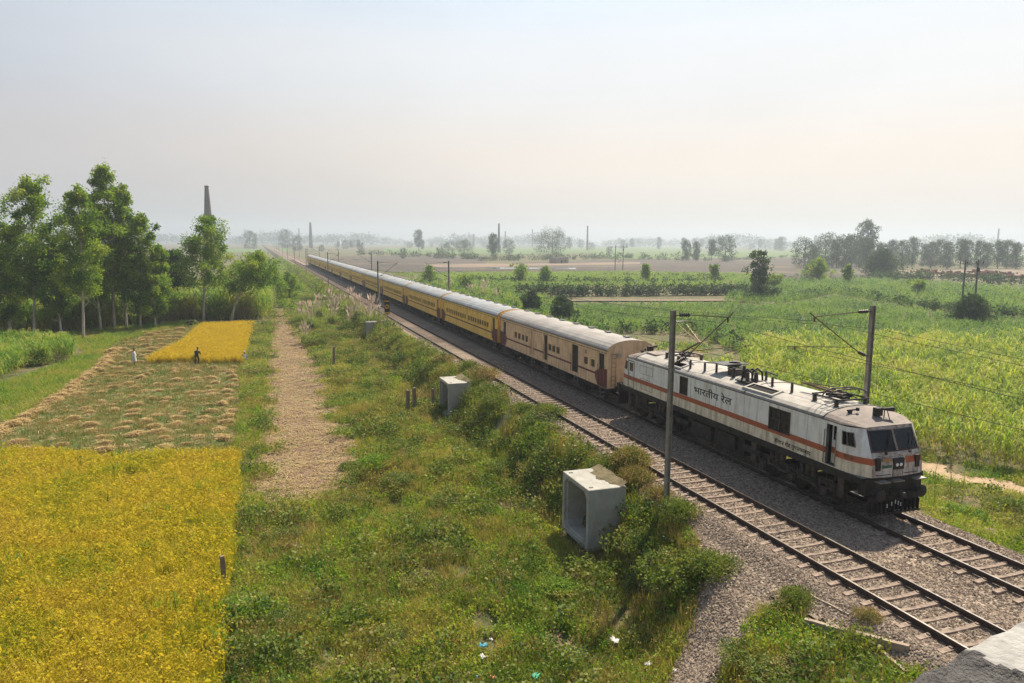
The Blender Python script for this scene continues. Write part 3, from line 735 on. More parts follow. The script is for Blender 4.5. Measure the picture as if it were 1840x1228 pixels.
        if raised:
            knee = Vector((0, y0+sgn*1.45, 4.95)); base = Vector((0, y0-.25*sgn, B+.08)); head = Vector((0, y0-.55*sgn, 5.83))
            arm.tube(base, knee, .055, .045, 8); arm.tube(base+Vector((.28, -.35*sgn, -.05)), knee+Vector((.05, -.1*sgn, .02)), .02, n=5)
            for x in (-.30, .30): arm.tube(knee+Vector((x*.15, 0, 0)), head+Vector((x, 0, 0)), .02, n=6)
            arm.tube(knee, head+Vector((0, .05, -.05)), .014, n=5)
            arm.build('arm', M['copper'], o); hd = MB()
            for e in (-.17, .17):
                hd.path([(-.98, head.y+e, head.z-.26), (-.80, head.y+e, head.z-.06), (-.55, head.y+e, head.z+.03), (.55, head.y+e, head.z+.03), (.80, head.y+e, head.z-.06), (.98, head.y+e, head.z-.26)], .03, 6)
            for x in (-.3, .3): hd.tube((x, head.y-.17, head.z), (x, head.y+.17, head.z), .02, n=5)
            hd.build('contact_strip', M['insul'], o)
        else:
            knee = Vector((0, y0+sgn*2.2, B+.14)); base = Vector((0, y0-.2*sgn, B+.05)); head = Vector((0, y0-.25*sgn, B+.32))
            arm.tube(base, knee, .055, .04, 8); arm.tube(base+Vector((.3, 0, -.02)), knee+Vector((.06, -.1*sgn, .02)), .02, n=5)
            for x in (-.32, .32): arm.tube(knee+Vector((x*.2, 0, .02)), head+Vector((x, 0, -.03)), .022, n=6)
            arm.build('arm', M['copper'], o); hd = MB()
            for e in (-.17, .17):
                hd.path([(-.95, head.y+e, head.z-.22), (-.80, head.y+e, head.z-.05), (-.55, head.y+e, head.z+.03), (.55, head.y+e, head.z+.03), (.80, head.y+e, head.z-.05), (.95, head.y+e, head.z-.22)], .03, 6)
            for x in (-.4, .4): hd.tube((x, head.y-.17, head.z), (x, head.y+.17, head.z), .02, n=5)
            hd.build('contact_strip', M['insul'], o)
    panto(3.35, 1, False); panto(14.9, -1, True)
    # rear pantograph opening shade plate, as on the cab roof behind the rear hatch
    MB().box((-.4, 16.9, 3.86), (1.0, 1.1, .08)).build('roof_box', M['roof_dust'], root)
    return root
loco = make_loco()

# ================================================================== CARRIAGES
CAR = {}
def carmats(key, wall, wall2, roof):
    CAR[key] = [mat('carriage_'+key, wall, wall2, .5, nscale=1.6, mixpos=(.4, .7), dirt=tuple(c*.42 for c in wall2), dscale=2.6, dpos=(.47, .80), dstretch=(1, 1.8, .28), spec=.35),
                M['car_maroon'], mat('carriage_roof_'+key, roof, tuple(c*.72 for c in roof), .6, nscale=.8, mixpos=(.35, .7), dirt=(.26, .22, .19), dscale=.5, dpos=(.5, .72), dstretch=(1.4, .5, 1)), M['gutter']]
M['car_maroon'] = mat('car_maroon', (.145, .028, .030), (.10, .03, .03), .5, nscale=3, dirt=(.12, .07, .05), dpos=(.55, .85))
M['car_orange'] = mat('car_orange', (.80, .42, .03), (.7, .36, .05), .55, nscale=3)
M['car_bars'] = mat('car_bars', (.18, .13, .07), rough=.6)
M['win_dark'] = mat('win_dark', (.018, .018, .02), (.05, .045, .04), .2, nscale=.9, mixpos=(.45, .65), spec=.5)
M['shutter'] = mat('shutter', (.30, .23, .15), rough=.6)
carmats('cream', (.80, .55, .33), (.66, .45, .27), (.38, .35, .33))
carmats('yellow', (.90, .58, .13), (.76, .47, .10), (.34, .355, .375))
def car_profile():
    pr_ = [(1.625, 3.42), (1.66, 3.50), (1.62, 3.60), (1.50, 3.74), (1.25, 3.89), (.90, 4.01), (.45, 4.09), (0, 4.115)]
    return [(-x, z) for x, z in pr_]+[(x, z) for x, z in pr_[:-1][::-1]]
def make_car(key, windows, doors, lab, detail=2, front_plain=False):
    root = empty('carriage', (TX, 0, 0), label=lab, cat='carriage', group='yellow passenger carriages behind the locomotive')
    L_ = 21.4; mats_ = CAR[key]; b = MB(); hw = 1.622
    wh = [(y-.30, y+.30, 2.14, 2.62) for y in windows]; dh = [(a, c, 1.30, 3.20) for a, c in doors]
    holes = wh+dh
    zs = [1.08, 1.30, 1.74, 1.87, 2.14, 2.62, 3.20, 3.42]; zm = [0, 0, 1, 0, 0, 0, 0]
    for sg in (-1, 1):
        ys = cuts(0, L_, holes, 0, 1, (10.3, 1.75, 19.6, .5, 20.9))
        wall_grid(b, sg*hw, ys, zs, holes, zm, depth=.10, sgn=sg, rmi=0)
    pr_ = car_profile()
    for (y0, y1) in ((-.05, L_+.05),):
        n = len(pr_)
        for k in range(n-1):
            b.add([(pr_[k][0], y0, pr_[k][1]), (pr_[k][0], y1, pr_[k][1]), (pr_[k+1][0], y1, pr_[k+1][1]), (pr_[k+1][0], y0, pr_[k+1][1])], [(3, 2, 1, 0)], 3 if k in (0, n-2) else 2, True)
    for y, fl in ((0, False), (L_, True)):
        poly = [(-hw, y, 1.08), (hw, y, 1.08)]+[(x, y, z) for x, z in pr_[::-1]]
        b.add(poly, [tuple(range(len(poly))) if not fl else tuple(reversed(range(len(poly))))], 0)
    b.b2((-1.55, .05, 1.02), (1.55, L_-.05, 1.07), 3)
    body = b.build('body', mats_, root)
    if detail > 1:
        for sg in (-1, 1):
            for y in (1.75, 6.2, 10.3, 14.6, 19.6): MB().b2((sg*(hw+.002)-.002, y-.006, 1.1), (sg*(hw+.002)+.002, y+.006, 3.4)).build('panel_seam', M['car_bars'], root)
            rl = MB(); rl.b2((sg*(hw+.012)-.012, .1, 3.27), (sg*(hw+.012)+.012, L_-.1, 3.30)); rl.build('rain_strip', M['car_bars'], root)
    # maroon lower corners with slanted edge
    mc = MB()
    for (yc, s) in ((0, 1), (L_, -1)):
        for sg in (-1, 1):
            X = sg*(hw+.004); P = [(X, yc, 1.09), (X, yc+s*1.35, 1.09), (X, yc+s*1.72, 1.55), (X, yc+s*1.72, 1.93), (X, yc+s*.95, 2.22), (X, yc, 2.30)]
            f = tuple(range(6)); Q = [(X-sg*.003, p[1], p[2]) for p in P]
            mc = MB(); mc.add(P, [f if (sg*s > 0) else f[::-1]], 0); mc.add(Q, [f if (sg*s < 0) else f[::-1]], 0)
            mc.build('corner_panel', M['car_maroon'], root)
    for sg in ((-1, 1) if detail > 1 else (-1,)):
        for i, h in enumerate(wh):
            X = sg*(hw-.085)
            w = MB().b2((X-.006, h[0], h[2]), (X+.006, h[1], h[3])).build('window', M['win_dark'], root)
            if detail > 1:
                q = MB(); X = sg*(hw-.02)
                for k in range(4): z = h[2]+(k+1)*(h[3]-h[2])/5; q.tube((X, h[0], z), (X, h[1], z), .011, n=4)
                q.box((X, (h[0]+h[1])/2, (h[2]+h[3])/2), (.016, .03, h[3]-h[2])); q.build('bars', M['car_bars'], w)
        for i, h in enumerate(dh):
            X = sg*(hw-.09); d = MB(); d.b2((X-.012, h[0], h[2]), (X+.012, h[1], h[3]), 0); 
            o = d.build('door', M['frame_dark'] if (key == 'cream' and 4 < h[0] < 6) else (CAR[key][0] if i % 2 else M['frame_dark']), root)
            if detail > 1:
                hr = MB()
                for y in (h[0]-.07, h[1]+.07): hr.tube((sg*(hw+.04), y, 1.3), (sg*(hw+.04), y, 2.5), .016, n=5)
                hr.build('hand_rail', M['steel'], o)
            s = MB()
            for z in (.42, .70, .98): s.box((sg*1.50, (h[0]+h[1])/2, z), (.2, .55, .03))
            for e in (-.27, .27): s.box((sg*1.52, (h[0]+h[1])/2+e, .74), (.03, .03, .66))
            s.build('steps', M['steel'], root)
    # end vestibules (bellows), orange arch at the rear end
    for (yc, s) in ((0, -1), (L_, 1)):
        if front_plain and s < 0: continue
        v = MB()
        for k in range(4):
            y = yc+s*(.05+.10*k); w = .72-.04*(k % 2); v.b2((-w, min(y, y+s*.06), 1.15), (w, max(y, y+s*.06), 3.55))
        v.build('vestibule', M['rubber'], root)
    ar = MB()
    if not front_plain or True:
        pr2 = [(x*1.012, z+.012) for x, z in pr_]
        pts = [(-1.64, 1.15)]+[(x, z) for x, z in pr2]+[(1.64, 1.15)]
        for k in range(len(pts)-1):
            a, c = pts[k], pts[k+1]
            ar.add([(a[0], L_+.06, a[1]), (a[0], L_+.50, a[1]), (c[0], L_+.50, c[1]), (c[0], L_+.06, c[1])], [(3, 2, 1, 0), (0, 1, 2, 3)], 0)
            ai, ci = (a[0]*.9, a[1]-.1), (c[0]*.9, c[1]-.1)
            ar.add([(a[0], L_+.06, a[1]), (c[0], L_+.06, c[1]), (ci[0], L_+.06, ci[1]), (ai[0], L_+.06, ai[1])], [(0, 1, 2, 3), (3, 2, 1, 0)], 0)
        ar.build('end_arch', M['car_orange'] if key == 'cream' else CAR[key][0], root)
    # roof vents
    ny = 8
    for k in range(ny):
        y = 1.3+k*(L_-2.6)/(ny-1); vt = MB()
        vt.box((.42, y, 4.16), (.42, .50, .055)); vt.box((.42, y, 4.10), (.22, .3, .08)); vt.build('roof_vent', M['gutter'], root)
    # under frame and bogies
    u = MB(); u.b2((-1.3, .4, .84), (1.3, L_-.4, 1.04)); r_ = random.Random(4)
    u.b2((-1.35, 7.2, .42), (-.7, 9.0, .88)); u.b2((-1.3, 10.4, .45), (-.6, 12.2, .9)); u.b2((.5, 8.2, .4), (1.35, 11.2, .86)); u.tube((-1.1, 12.8, .62), (-1.1, 14.2, .62), .2, n=10)
    u.tube((0, -.2, 1.06), (0, 0.4, 1.06), .12, n=8); u.tube((0, L_, 1.06), (0, L_+.45, 1.06), .12, n=8)
    for (yc, s) in ((0, -1), (L_, 1)):
        for x in (-.978, .978): u.tube((x, yc, 1.1), (x, yc+s*.42, 1.1), .1, n=8); u.tube((x, yc+s*.38, 1.1), (x, yc+s*.44, 1.1), .22, n=14)
    for k in range(14): u.tube((-1.36, 4.2+k, .5+.3*(k % 2)), (-1.36, 4.9+k, .85-.3*(k % 2)), .025, n=4)
    u.build('underframe', M['bogie'], root)
    for yc in (3.3, 18.1):
        bo = MB()
        for sg in (-1, 1):
            X = sg*1.12; bo.b2((X-.07, yc-1.75, .62), (X+.07, yc+1.75, .80))
            for dy in (-1.45, 1.45):
                bo.box((X+sg*.05, yc+dy, .46), (.2, .34, .34))
                for e in (-.3, .3): bo.tube((X+sg*.05, yc+dy+e, .42), (X+sg*.05, yc+dy+e, .72), .09, n=8)
            for e in (-.25, .25): bo.tube((X, yc+e, .35), (X, yc+e, .62), .11, n=8)
        bo.b2((-1.1, yc-.2, .4), (1.1, yc+.2, .62)); ob = bo.build('bogie_frame', M['bogie'], root)
        for dy in (-1.45, 1.45):
            w = MB()
            for sg in (-1, 1): w.lathe([(.09, -.06), (.42, -.06), (.4575, .0), (.4575, .05), (.50, .07), (.50, .09), (.1, .09)], (sg*.87, yc+dy, .458), 18, axis='X')
            w.tube((-.9, yc+dy, .458), (.9, yc+dy, .458), .08, n=8); w.build('wheelset', M['wheel'], ob)
    return root
# first carriage: luggage and guard van
first = make_car('cream', [17.3, 16.4, 15.5, 14.65, 9.6, 8.85, 8.0, 3.2, 2.15], [(.45, 1.25), (4.45, 5.55), (10.1, 10.8), (13.05, 13.6), (19.9, 20.6)],
                 'cream luggage carriage with few windows and open doors directly behind the locomotive', 2, True)
first.location.y = 40.8
b = MB()
for y in (3.2,): b.b2((-1.640, y-.13, 2.85), (-1.625, y+.13, 3.12))
b.build('notice_plate', M['shutter'], first)
sm_ = MB(); sm_.b2((-.95, -.10, 3.02), (-.70, -.002, 3.26)); sm_.build('end_lamp', M['roof_grey'], first)
for x in (-1.35, .9):
    l = MB()
    for e in (0, .3): l.tube((x+e, -.06, 1.2), (x+e, -.06, 3.3), .014, n=5)
    for z in np.arange(1.3, 3.3, .28): l.tube((x, -.06, z), (x+.3, -.06, z), .011, n=5)
    l.build('ladder', M['car_bars'], first)
wy = [3.0+.72*k for k in range(10)]+[11.1+.88*k for k in range(10)]
wins = [3.1+.82*k for k in range(9)]+[11.15+.86*k for k in range(10)]
NAMES = ['second', 'third', 'fourth', 'fifth', 'sixth', 'seventh', 'eighth', 'ninth', 'tenth', 'eleventh', 'twelfth', 'thirteenth']
near = make_car('yellow', wins, [(.85, 1.5), (20.1, 20.75)], 'bright yellow sleeper carriage, second carriage behind the locomotive', 2)
near.location.y = 40.8+22.3
for k in range(1, 12):
    if k < 4: c = copy_tree(near)
    else:
        if k == 4: farc = make_car('yellow', wins, [(.85, 1.5), (20.1, 20.75)], '', 1); c = farc
        else: c = copy_tree(farc)
    c.location.y = 40.8+22.3*(k+1)
    c['label'] = ('yellow sleeper carriage with pale grey roof, %s carriage behind the locomotive' % NAMES[k]) if k < 11 else 'last yellow carriage at the far hazy end of the train'
    c['group'] = 'yellow passenger carriages behind the locomotive'
# ================================================================== TRACKS
M['rail_side'] = mat('rail_side', (.075, .045, .032), (.045, .032, .026), .7, nscale=5)
M['rail_top'] = mat('rail_top', (.34, .31, .28), (.22, .19, .17), .32, metal=.85, nscale=3)
M['sleeper'] = mat('sleeper', (.36, .265, .21), (.27, .20, .155), .85, nscale=2.5, dirt=(.13, .10, .08), dscale=5, dpos=(.44, .70), bump=.3)
Y0, Y1 = 6.0, 1500.0
def make_track(X, lab, sl_end, rail_end):
    root = empty('railway_track', (X, 0, 0), label=lab, cat='railway track')
    for sg in (-1, 1):
        b = MB(); prof = [(-.075, -.172), (.075, -.172), (.075, -.158), (.012, -.145), (.010, -.045), (.036, -.035), (.036, -.004), (.030, 0), (-.030, 0), (-.036, -.004), (-.036, -.035), (-.010, -.045), (-.012, -.145), (-.075, -.158)]
        n = len(prof); ys = [Y0, 60, 200, 600, rail_end]
        for i in range(len(ys)-1):
            for k in range(n):
                a, c = prof[k], prof[(k+1) % n]
                b.add([(sg*.8725+a[0], ys[i], a[1]), (sg*.8725+c[0], ys[i], c[1]), (sg*.8725+c[0], ys[i+1], c[1]), (sg*.8725+a[0], ys[i+1], a[1])], [(0, 1, 2, 3)], 1 if k == 7 else 0)
        b.build('rail', [M['rail_side'], M['rail_top']], root)
    s = MB()   # waisted concrete sleeper
    st = [(-1.375, -.185, .105), (-.98, -.165, .105), (-.75, -.160, .10), (-.3, -.185, .085), (.3, -.185, .085), (.75, -.160, .10), (.98, -.165, .105), (1.375, -.185, .105)]
    vs = []
    for (x, zt_, w) in st: vs += [(x, -w, -.37), (x, w, -.37), (x, w*.85, zt_), (x, -w*.85, zt_)]
    fs = []
    for i in range(len(st)-1):
        for k in range(4): fs.append((4*i+k, 4*i+(k+1) % 4, 4*i+4+(k+1) % 4, 4*i+4+k))
    fs += [(3, 2, 1, 0), (28, 29, 30, 31)]; s.add(vs, fs)
    for x in (-.8725, .8725):
        for e in (-.10, .10): s.box((x+e, 0, -.148), (.07, .10, .035))
    o = s.build('sleeper', M['sleeper'], root); o.location = (0, 8.5, 0); me = o.data
    pitch = .65; y = 8.5
    for k in range(1, 100):
        y = 8.5+k*pitch; c = o.copy(); COL.objects.link(c); c.parent = root; c.location = (random.uniform(-.03, .03), y+random.uniform(-.02, .02), random.uniform(-.008, .008)); c.rotation_euler = (0, 0, random.uniform(-.012, .012))
    far = MB(); y += pitch
    while y < sl_end:
        for (xa, xb) in ((-1.375, -.7), (.7, 1.375)): far.b2((xa, y-.12, -.3), (xb, y+.12, -.162))
        far.b2((-.7, y-.10, -.3), (.7, y+.10, -.165)); y += pitch
    tag(far.build('sleeper', M['sleeper'], root), kind='stuff')
    return root
random.seed(7)
make_track(17.62, 'empty railway track on concrete sleepers, nearer the culvert boxes', 420, Y1)
make_track(TX, 'railway track the train stands on, right of the empty track', 120, Y1)

# ================================================================== MASTS AND WIRES
M['mast'] = mat('mast', (.30, .28, .245), (.20, .18, .155), .6, metal=.2, nscale=2.5, dirt=(.07, .05, .035), dscale=2, dpos=(.55, .8), dstretch=(1, 1, .4))
M['mast_far'] = M['mast']
M['wire'] = mat('wire', (.03, .025, .022), rough=.5)
def make_mast(X, Y, sg, zb, lab, top=7.55, zshift=0.):
    """sg=+1: bracket reaches to +x"""
    root = empty('overhead_line_mast', (X, Y, 0), label=lab, cat='mast', group='steel masts carrying the overhead line')
    b = MB(); w = .088; tk = .02      # broad-flange section
    b.b2((-w, -w, zb), (-w+tk, w, top)); b.b2((w-tk, -w, zb), (w, w, top)); b.b2((-w+tk, -.009, zb), (w-tk, .009, top-.002)); b.box((0, 0, zb+.2), (.6, .6, .5))
    b.build('post', M['mast'], root)
    def X_(v): return sg*v
    tx = abs((17.62 if sg > 0 else TX)-X)
    ins = lambda p, q, r=.085: None
    def insr(p, q, r=.08):
        m = MB(); p = Vector(p); q = Vector(q); n = 5
        for k in range(n):
            a = p.lerp(q, (k+.1)/n); c = p.lerp(q, (k+.6)/n); m.tube(a, c, r, r*.8, 10)
            m.tube(c, p.lerp(q, (k+1.1)/n) if k < n-1 else q, r*.5, n=8)
        return m.build('insulator', M['insul'], root)
    br = MB(); j = (X_(tx+.40), 0, 7.20)
    br.tube((X_(.10), 0, 7.34), (X_(.30), 0, 7.36), .025, n=6); insr((X_(.30), 0, 7.36), (X_(.78), 0, 7.35))
    br.tube((X_(.78), 0, 7.35), j, .020, n=6)
    low = (X_(.62), 0, 5.62); br.tube((X_(.10), 0, 5.42), (X_(.28), 0, 5.48), .025, n=6); insr((X_(.28), 0, 5.48), low)
    dirv = (Vector(j)-Vector(low)).normalized(); br.tube(low, Vector(j)+dirv*.32, .024, n=6)
    br.box((j[0], 0, 7.10), (.05, .05, .22))
    a = Vector(low)+dirv*.42; e = (X_(tx+1.7), 0, 6.02); br.tube(a, e, .017, n=6)
    br.tube((X_(tx+1.35), 0, 5.98), (X_(tx+.28), 0, 5.70), .014, n=5); br.tube((X_(tx+1.35), 0, 6.0), (X_(tx+1.35), 0, 5.9), .016, n=5)
    br.build('bracket_arm', M['copper'], root)
    return root
LM = [(15.46, 25.15), (15.46, 100.4), (15.46, 175.), (15.46, 254.3), (15.46, 333.2), (15.46, 410), (15.46, 491.5), (15.46, 566), (15.46, 642), (15.46, 718)]
RM = [(24.75, 24.4), (24.75, 98.), (24.75, 170), (24.75, 242), (24.75, 318), (24.75, 396), (24.75, 472), (24.75, 548)]
for i, (x, y) in enumerate(LM):
    o = make_mast(x, y, 1, -.9, '%s overhead line mast on the left of the tracks, counted from the near end' % (['nearest', 'second', 'third', 'fourth', 'fifth', 'sixth', 'seventh', 'eighth', 'ninth', 'tenth'][i]))
for i, (x, y) in enumerate(RM):
    o = make_mast(x, y, -1, -1.3, '%s overhead line mast on the right of the train, counted from the near end' % (['nearest', 'second', 'third', 'fourth', 'fifth', 'sixth', 'seventh', 'eighth'][i]), top=7.60)
def catenary(xc, pts, lab):
    b = MB(); ys = [-48]+[p for p in pts]
    stg = [.25*(-1)**i for i in range(len(ys))]
    r = .008
    for i in range(len(ys)-1):
        ya, yb = ys[i], ys[i+1]; n = 14; prev = None
        for k in range(n+1):
            t = k/n; y = ya+(yb-ya)*t; x = xc+.38*(1-0)*0+stg[i]*(1-t)+stg[i+1]*t; z = 7.02-1.05*4*t*(1-t)
            if prev is not None: b.tube(prev, (x, y, z), r, n=4, cap=False)
            prev = (x, y, z)
        b.tube((xc+stg[i], ya, 5.68), (xc+stg[i+1], yb, 5.68), r, n=4, cap=False)
        for k in range(1, 9):
            t = k/9; y = ya+(yb-ya)*t; x = xc+stg[i]*(1-t)+stg[i+1]*t; b.tube((x, y, 5.68), (x, y, 7.02-1.05*4*t*(1-t)), .006, n=3, cap=False)
    tag(b.build('overhead_wire', M['wire']), lab, 'overhead wire')
catenary(17.62+.2, [p[1] for p in LM[:7]], 'overhead wires hung above the empty track')
catenary(TX-.1, [p[1] for p in RM[:7]], 'overhead wires hung above the train')
b = MB(); prev = None   # feeder on the right masts
for i in range(len(RM)-2):
    ya = RM[i-1][1] if i else -50; yb = RM[i][1]
    for k in range(11):
        t = k/10; p = (25.05, ya+(yb-ya)*t, 6.6-1.1*4*t*(1-t))
        if k: b.tube(prev, p, .008, n=4, cap=False)
        prev = p
tag(b.build('feeder_wire', M['wire']), 'sagging feeder wire along the right hand masts', 'feeder wire')
# stay rod beside the second left mast
tag(MB().tube((15.5, 100.2, 6.0), (14.6, 92.5, -.9), .03, n=6).build('stay_rod', M['steel']), 'thin pale stay rod leaning against the second left mast', 'stay rod')

# ================================================================== SIGNAL BOARD
M['board_black'] = mat('board_black', (.012, .012, .012), rough=.5); M['board_yellow'] = mat('board_yellow', (.62, .36, .02), rough=.5); M['board_red'] = mat('board_red', (.30, .04, .02), rough=.5)
def signal_board():
    p = Vector((14.58, 88., 0)); root = empty('signal_board', p, label='tall black board with yellow bars and yellow ringed disc beside the track', cat='signal board')
    MB().tube((0, 0, -1.6), (0, 0, 1.6), .05, n=8).build('post', M['mast'], root)
    b = MB(); b.b2((-.30, -.03, 1.45), (.30, .03, 3.30)); pl = b.build('panel', M['board_black'], root)
    b = MB(); b.b2((-.29, -.036, 2.98), (.29, -.031, 3.10)); b.b2((-.29, -.036, 1.52), (.29, -.031, 1.72)); b.build('yellow_bar', M['board_yellow'], pl)
    b = MB(); vs = []; n = 24
    for k in range(n):
        a = 2*math.pi*k/n
        for r in (.14, .26): vs.append((r*math.cos(a), -.036, 2.38+r*math.sin(a)))
    b.add(vs, [(2*k, 2*k+1, (2*k+3) % (2*n), (2*k+2) % (2*n)) for k in range(n)])
    b.build('yellow_ring', M['board_yellow'], pl)
    b = MB(); b.lathe([(.07, -.005), (.07, .0)], (0, -.034, 2.38), 16, axis='Y'); b.build('red_dot', M['board_red'], pl)
signal_board()

# ================================================================== CONCRETE CULVERT BOXES
M['concrete'] = mat('concrete', (.42, .40, .36), (.34, .32, .28), .85, nscale=1.6, dirt=(.26, .24, .20), dscale=2.2, dpos=(.50, .8), bump=.12, bscale=14)
M['dry_soil'] = mat('dry_soil', (.20, .15, .085), (.11, .10, .05), .95, nscale=5, bump=.6, bscale=12)
def culvert(x, y, w, h, depth, zb, lab, rz=0.):
    root = empty('concrete_culvert', (x, y, zb), rz, lab, 'culvert box', 'precast concrete culvert boxes half buried in the bank')
    t = .27; ch = .22; b = MB()
    outer = [(0, 0), (w, 0), (w, h), (0, h)]
    o8 = [(ch*0, 0), (w, 0), (w, h), (0, h)]
    inner = [(t+ch, t), (w-t-ch, t), (w-t, t+ch), (w-t, h-t-ch), (w-t-ch, h-t), (t+ch, h-t), (t, h-t-ch), (t, t+ch)]
    step = .05
    inner2 = [(w/2+(p[0]-w/2)*1.06, h/2+(p[1]-h/2)*1.06) for p in inner]
    # each end: rebated socket then inner bore
    xs = [0, .12, depth]
    V = [(0, p[0], p[1]) for p in outer]+[(0, p[0], p[1]) for p in inner2]+[(.14, p[0], p[1]) for p in inner2]+[(.14, p[0], p[1]) for p in inner]+[(depth, p[0], p[1]) for p in inner]+[(depth, p[0], p[1]) for p in outer]
    A, I2, I2b, I1, I1e, Ae = 0, 4, 12, 20, 28, 36
    F = [(A, A+1, I2+1, I2), (A+1, I2+2, I2+1), (A+1, A+2, I2+3, I2+2), (A+2, I2+4, I2+3), (A+2, A+3, I2+5, I2+4), (A+3, I2+6, I2+5), (A+3, A, I2+7, I2+6), (A, I2, I2+7)]
    F = [f[::-1] for f in F]
    for k in range(8):
        k2 = (k+1) % 8; F += [(I2+k, I2+k2, I2b+k2, I2b+k), (I2b+k, I2b+k2, I1+k2, I1+k), (I1+k, I1+k2, I1e+k2, I1e+k)]
    for k in range(4): F.append((A+k, Ae+k, Ae+(k+1) % 4, A+(k+1) % 4))
    F += [(Ae, Ae+1, I1e+1, I1e), (Ae+1, I1e+2, I1e+1), (Ae+1, Ae+2, I1e+3, I1e+2), (Ae+2, I1e+4, I1e+3), (Ae+2, Ae+3, I1e+5, I1e+4), (Ae+3, I1e+6, I1e+5), (Ae+3, Ae, I1e+7, I1e+6), (Ae, I1e, I1e+7)]
    b.add(V, F); o = b.build('box_shell', M['concrete'], root)
    bm = bmesh.new(); bm.from_mesh(o.data); bmesh.ops.recalc_face_normals(bm, faces=bm.faces)
    bmesh.ops.bevel(bm, geom=[e for e in bm.edges if e.calc_face_angle(0) > 1.2 and e.calc_length() > 1.2], offset=.02, segments=1, affect='EDGES')
    bm.to_mesh(o.data); bm.free()
    hk = MB()
    for (u, v) in ((.25, .3), (.25, w-.35)): hk.box((u, v, h+.012), (.16, .10, .022))
    for v in (.35, w-.3): hk.box((.004, v, .10), (.02, .14, .06))
    hk.build('lifting_socket', M['gutter'], root)
    # soil washed over the buried end of the top
    g = MB(); rr = random.Random(int(y)); n = 22; ring = []
    for k in range(n+1):
        t_ = k/n; ring.append((1.22+.22*math.sin(t_*6+y)+.10*math.sin(t_*23)+rr.uniform(-.06, .06), -.02+(w+.04)*t_))
    vs = []
    for (u, v) in ring: vs += [(u, v, h+.006), (u+.12, v, h+.05), (depth+.05, v, h+.16+rr.uniform(-.03, .05))]
    fs = []
    for k in range(n): fs += [(3*k, 3*k+1, 3*k+4, 3*k+3), (3*k+1, 3*k+2, 3*k+5, 3*k+4)]
    g.add(vs, fs, 0, True); g.build('soil_cap', M['dry_soil'], root)
    return root
culvert(12.65, 26.62, 2.75, 2.68, 1.75, -2.70, 'nearest pale concrete culvert box with its square mouth open, below the near mast')
culvert(12.78, 50.85, 2.85, 2.68, 1.7, -2.72, 'middle concrete culvert box beside the short stone posts')
culvert(13.00, 94.6, 1.9, 2.6, 2.6, -2.75, 'farthest concrete culvert box in front of the black and yellow board')

# ================================================================== POSTS, BEAMS, LITTER
M['stone'] = mat('stone', (.26, .20, .15), (.18, .13, .10), .9, nscale=5, dirt=(.09, .07, .055), dpos=(.55, .8), bump=.5)
def post(x, y, h, w, lab, tilt=0.):
    zb = float(zt(x, y)); b = MB(); n = 5; rr = random.Random(int(x*10)); vs = []
    for k in range(n+1):
        z = -.2+(h+.2)*k/n; a = w/2*(1-.12*k/n); j = lambda: rr.uniform(-.008, .008)
        vs += [(-a+j(), -a+j(), z), (a+j(), -a+j(), z), (a+j(), a+j(), z), (-a+j(), a+j(), z)]
    fs = [(4*k+i, 4*k+(i+1) % 4, 4*k+4+(i+1) % 4, 4*k+4+i) for k in range(n) for i in range(4)]+[(4*n, 4*n+1, 4*n+2, 4*n+3)]
    b.add(vs, fs); o = b.build('stone_post', M['stone']); o.location = (x, y, zb); o.rotation_euler = (tilt, tilt*.6, .4)
    return tag(o, lab, 'stone post', 'short stone posts standing in the weeds')
post(10.41, 54.1, 1.75, .24, 'short stone post, left one of the pair left of the middle culvert box', .02)
post(10.98, 54.2, 1.85, .24, 'short stone post, right one of the pair left of the middle culvert box', -.02)
post(12.45, 54.4, 1.75, .20, 'short stone post half hidden behind the middle culvert box')
post(7.07, 76.3, 2.2, .20, 'slim stone post standing alone between the straw strip and the farthest culvert box', .02)
post(-1.62, 28.4, 1.35, .16, 'small dark post at the right edge of the near rice field', -.04)
M['old_concrete'] = mat('old_concrete', (.42, .33, .25), (.30, .225, .165), .9, nscale=2.2, dirt=(.08, .06, .04), dscale=3, dpos=(.55, .75), bump=.4)
def beam(p, q, w, h, lab):
    p = Vector(p); q = Vector(q); b = MB(); n = 8; d = (q-p); rz = math.atan2(d.y, d.x); side = Vector((-math.sin(rz), math.cos(rz), 0)); rr = random.Random(2); vs = []
    for k in range(n+1):
        c = p.lerp(q, k/n)+Vector((0, 0, rr.uniform(-.012, .012)))
        vs += [c-side*w/2-Vector((0, 0, h)), c+side*w/2-Vector((0, 0, h)), c+side*w/2*.9, c-side*w/2*.9]
    fs = [(4*k+i, 4*k+(i+1) % 4, 4*k+4+(i+1) % 4, 4*k+4+i) for k in range(n) for i in range(4)]+[(3, 2, 1, 0), (4*n, 4*n+1, 4*n+2, 4*n+3)]
    b.add(vs, fs); return tag(b.build('concrete_beam', M['old_concrete']), lab, 'concrete beam', 'old concrete beams lying at the foot of the ballast')
def atg(px, py, h):
    p = at(px, py, -.8)
    for _ in range(8): p = at(px, py, float(zt(p.x, p.y))+h)
    return p
beam(atg(1446, 1112, .30), atg(1634, 1160, .24), .15, .4, 'long old concrete beam lying in the grass left of the empty track')
beam(atg(1452, 1064, .14), atg(1528, 1103, .12), .18, .3, 'short dark concrete beam end beside a small bush at the ballast edge')
beam(atg(1588, 1172, .26), atg(1628, 1206, .24), .09, .3, 'thin whitish concrete piece in the grass near the parapet')
M['plastic_white'] = mat('plastic_white', (.40, .40, .38), rough=.4); M['plastic_blue'] = mat('plastic_blue', (.05, .25, .34), rough=.4)
M['plastic_red'] = mat('plastic_red', (.45, .06, .04), rough=.4); M['plastic_green'] = mat('plastic_green', (.05, .35, .20), rough=.4)
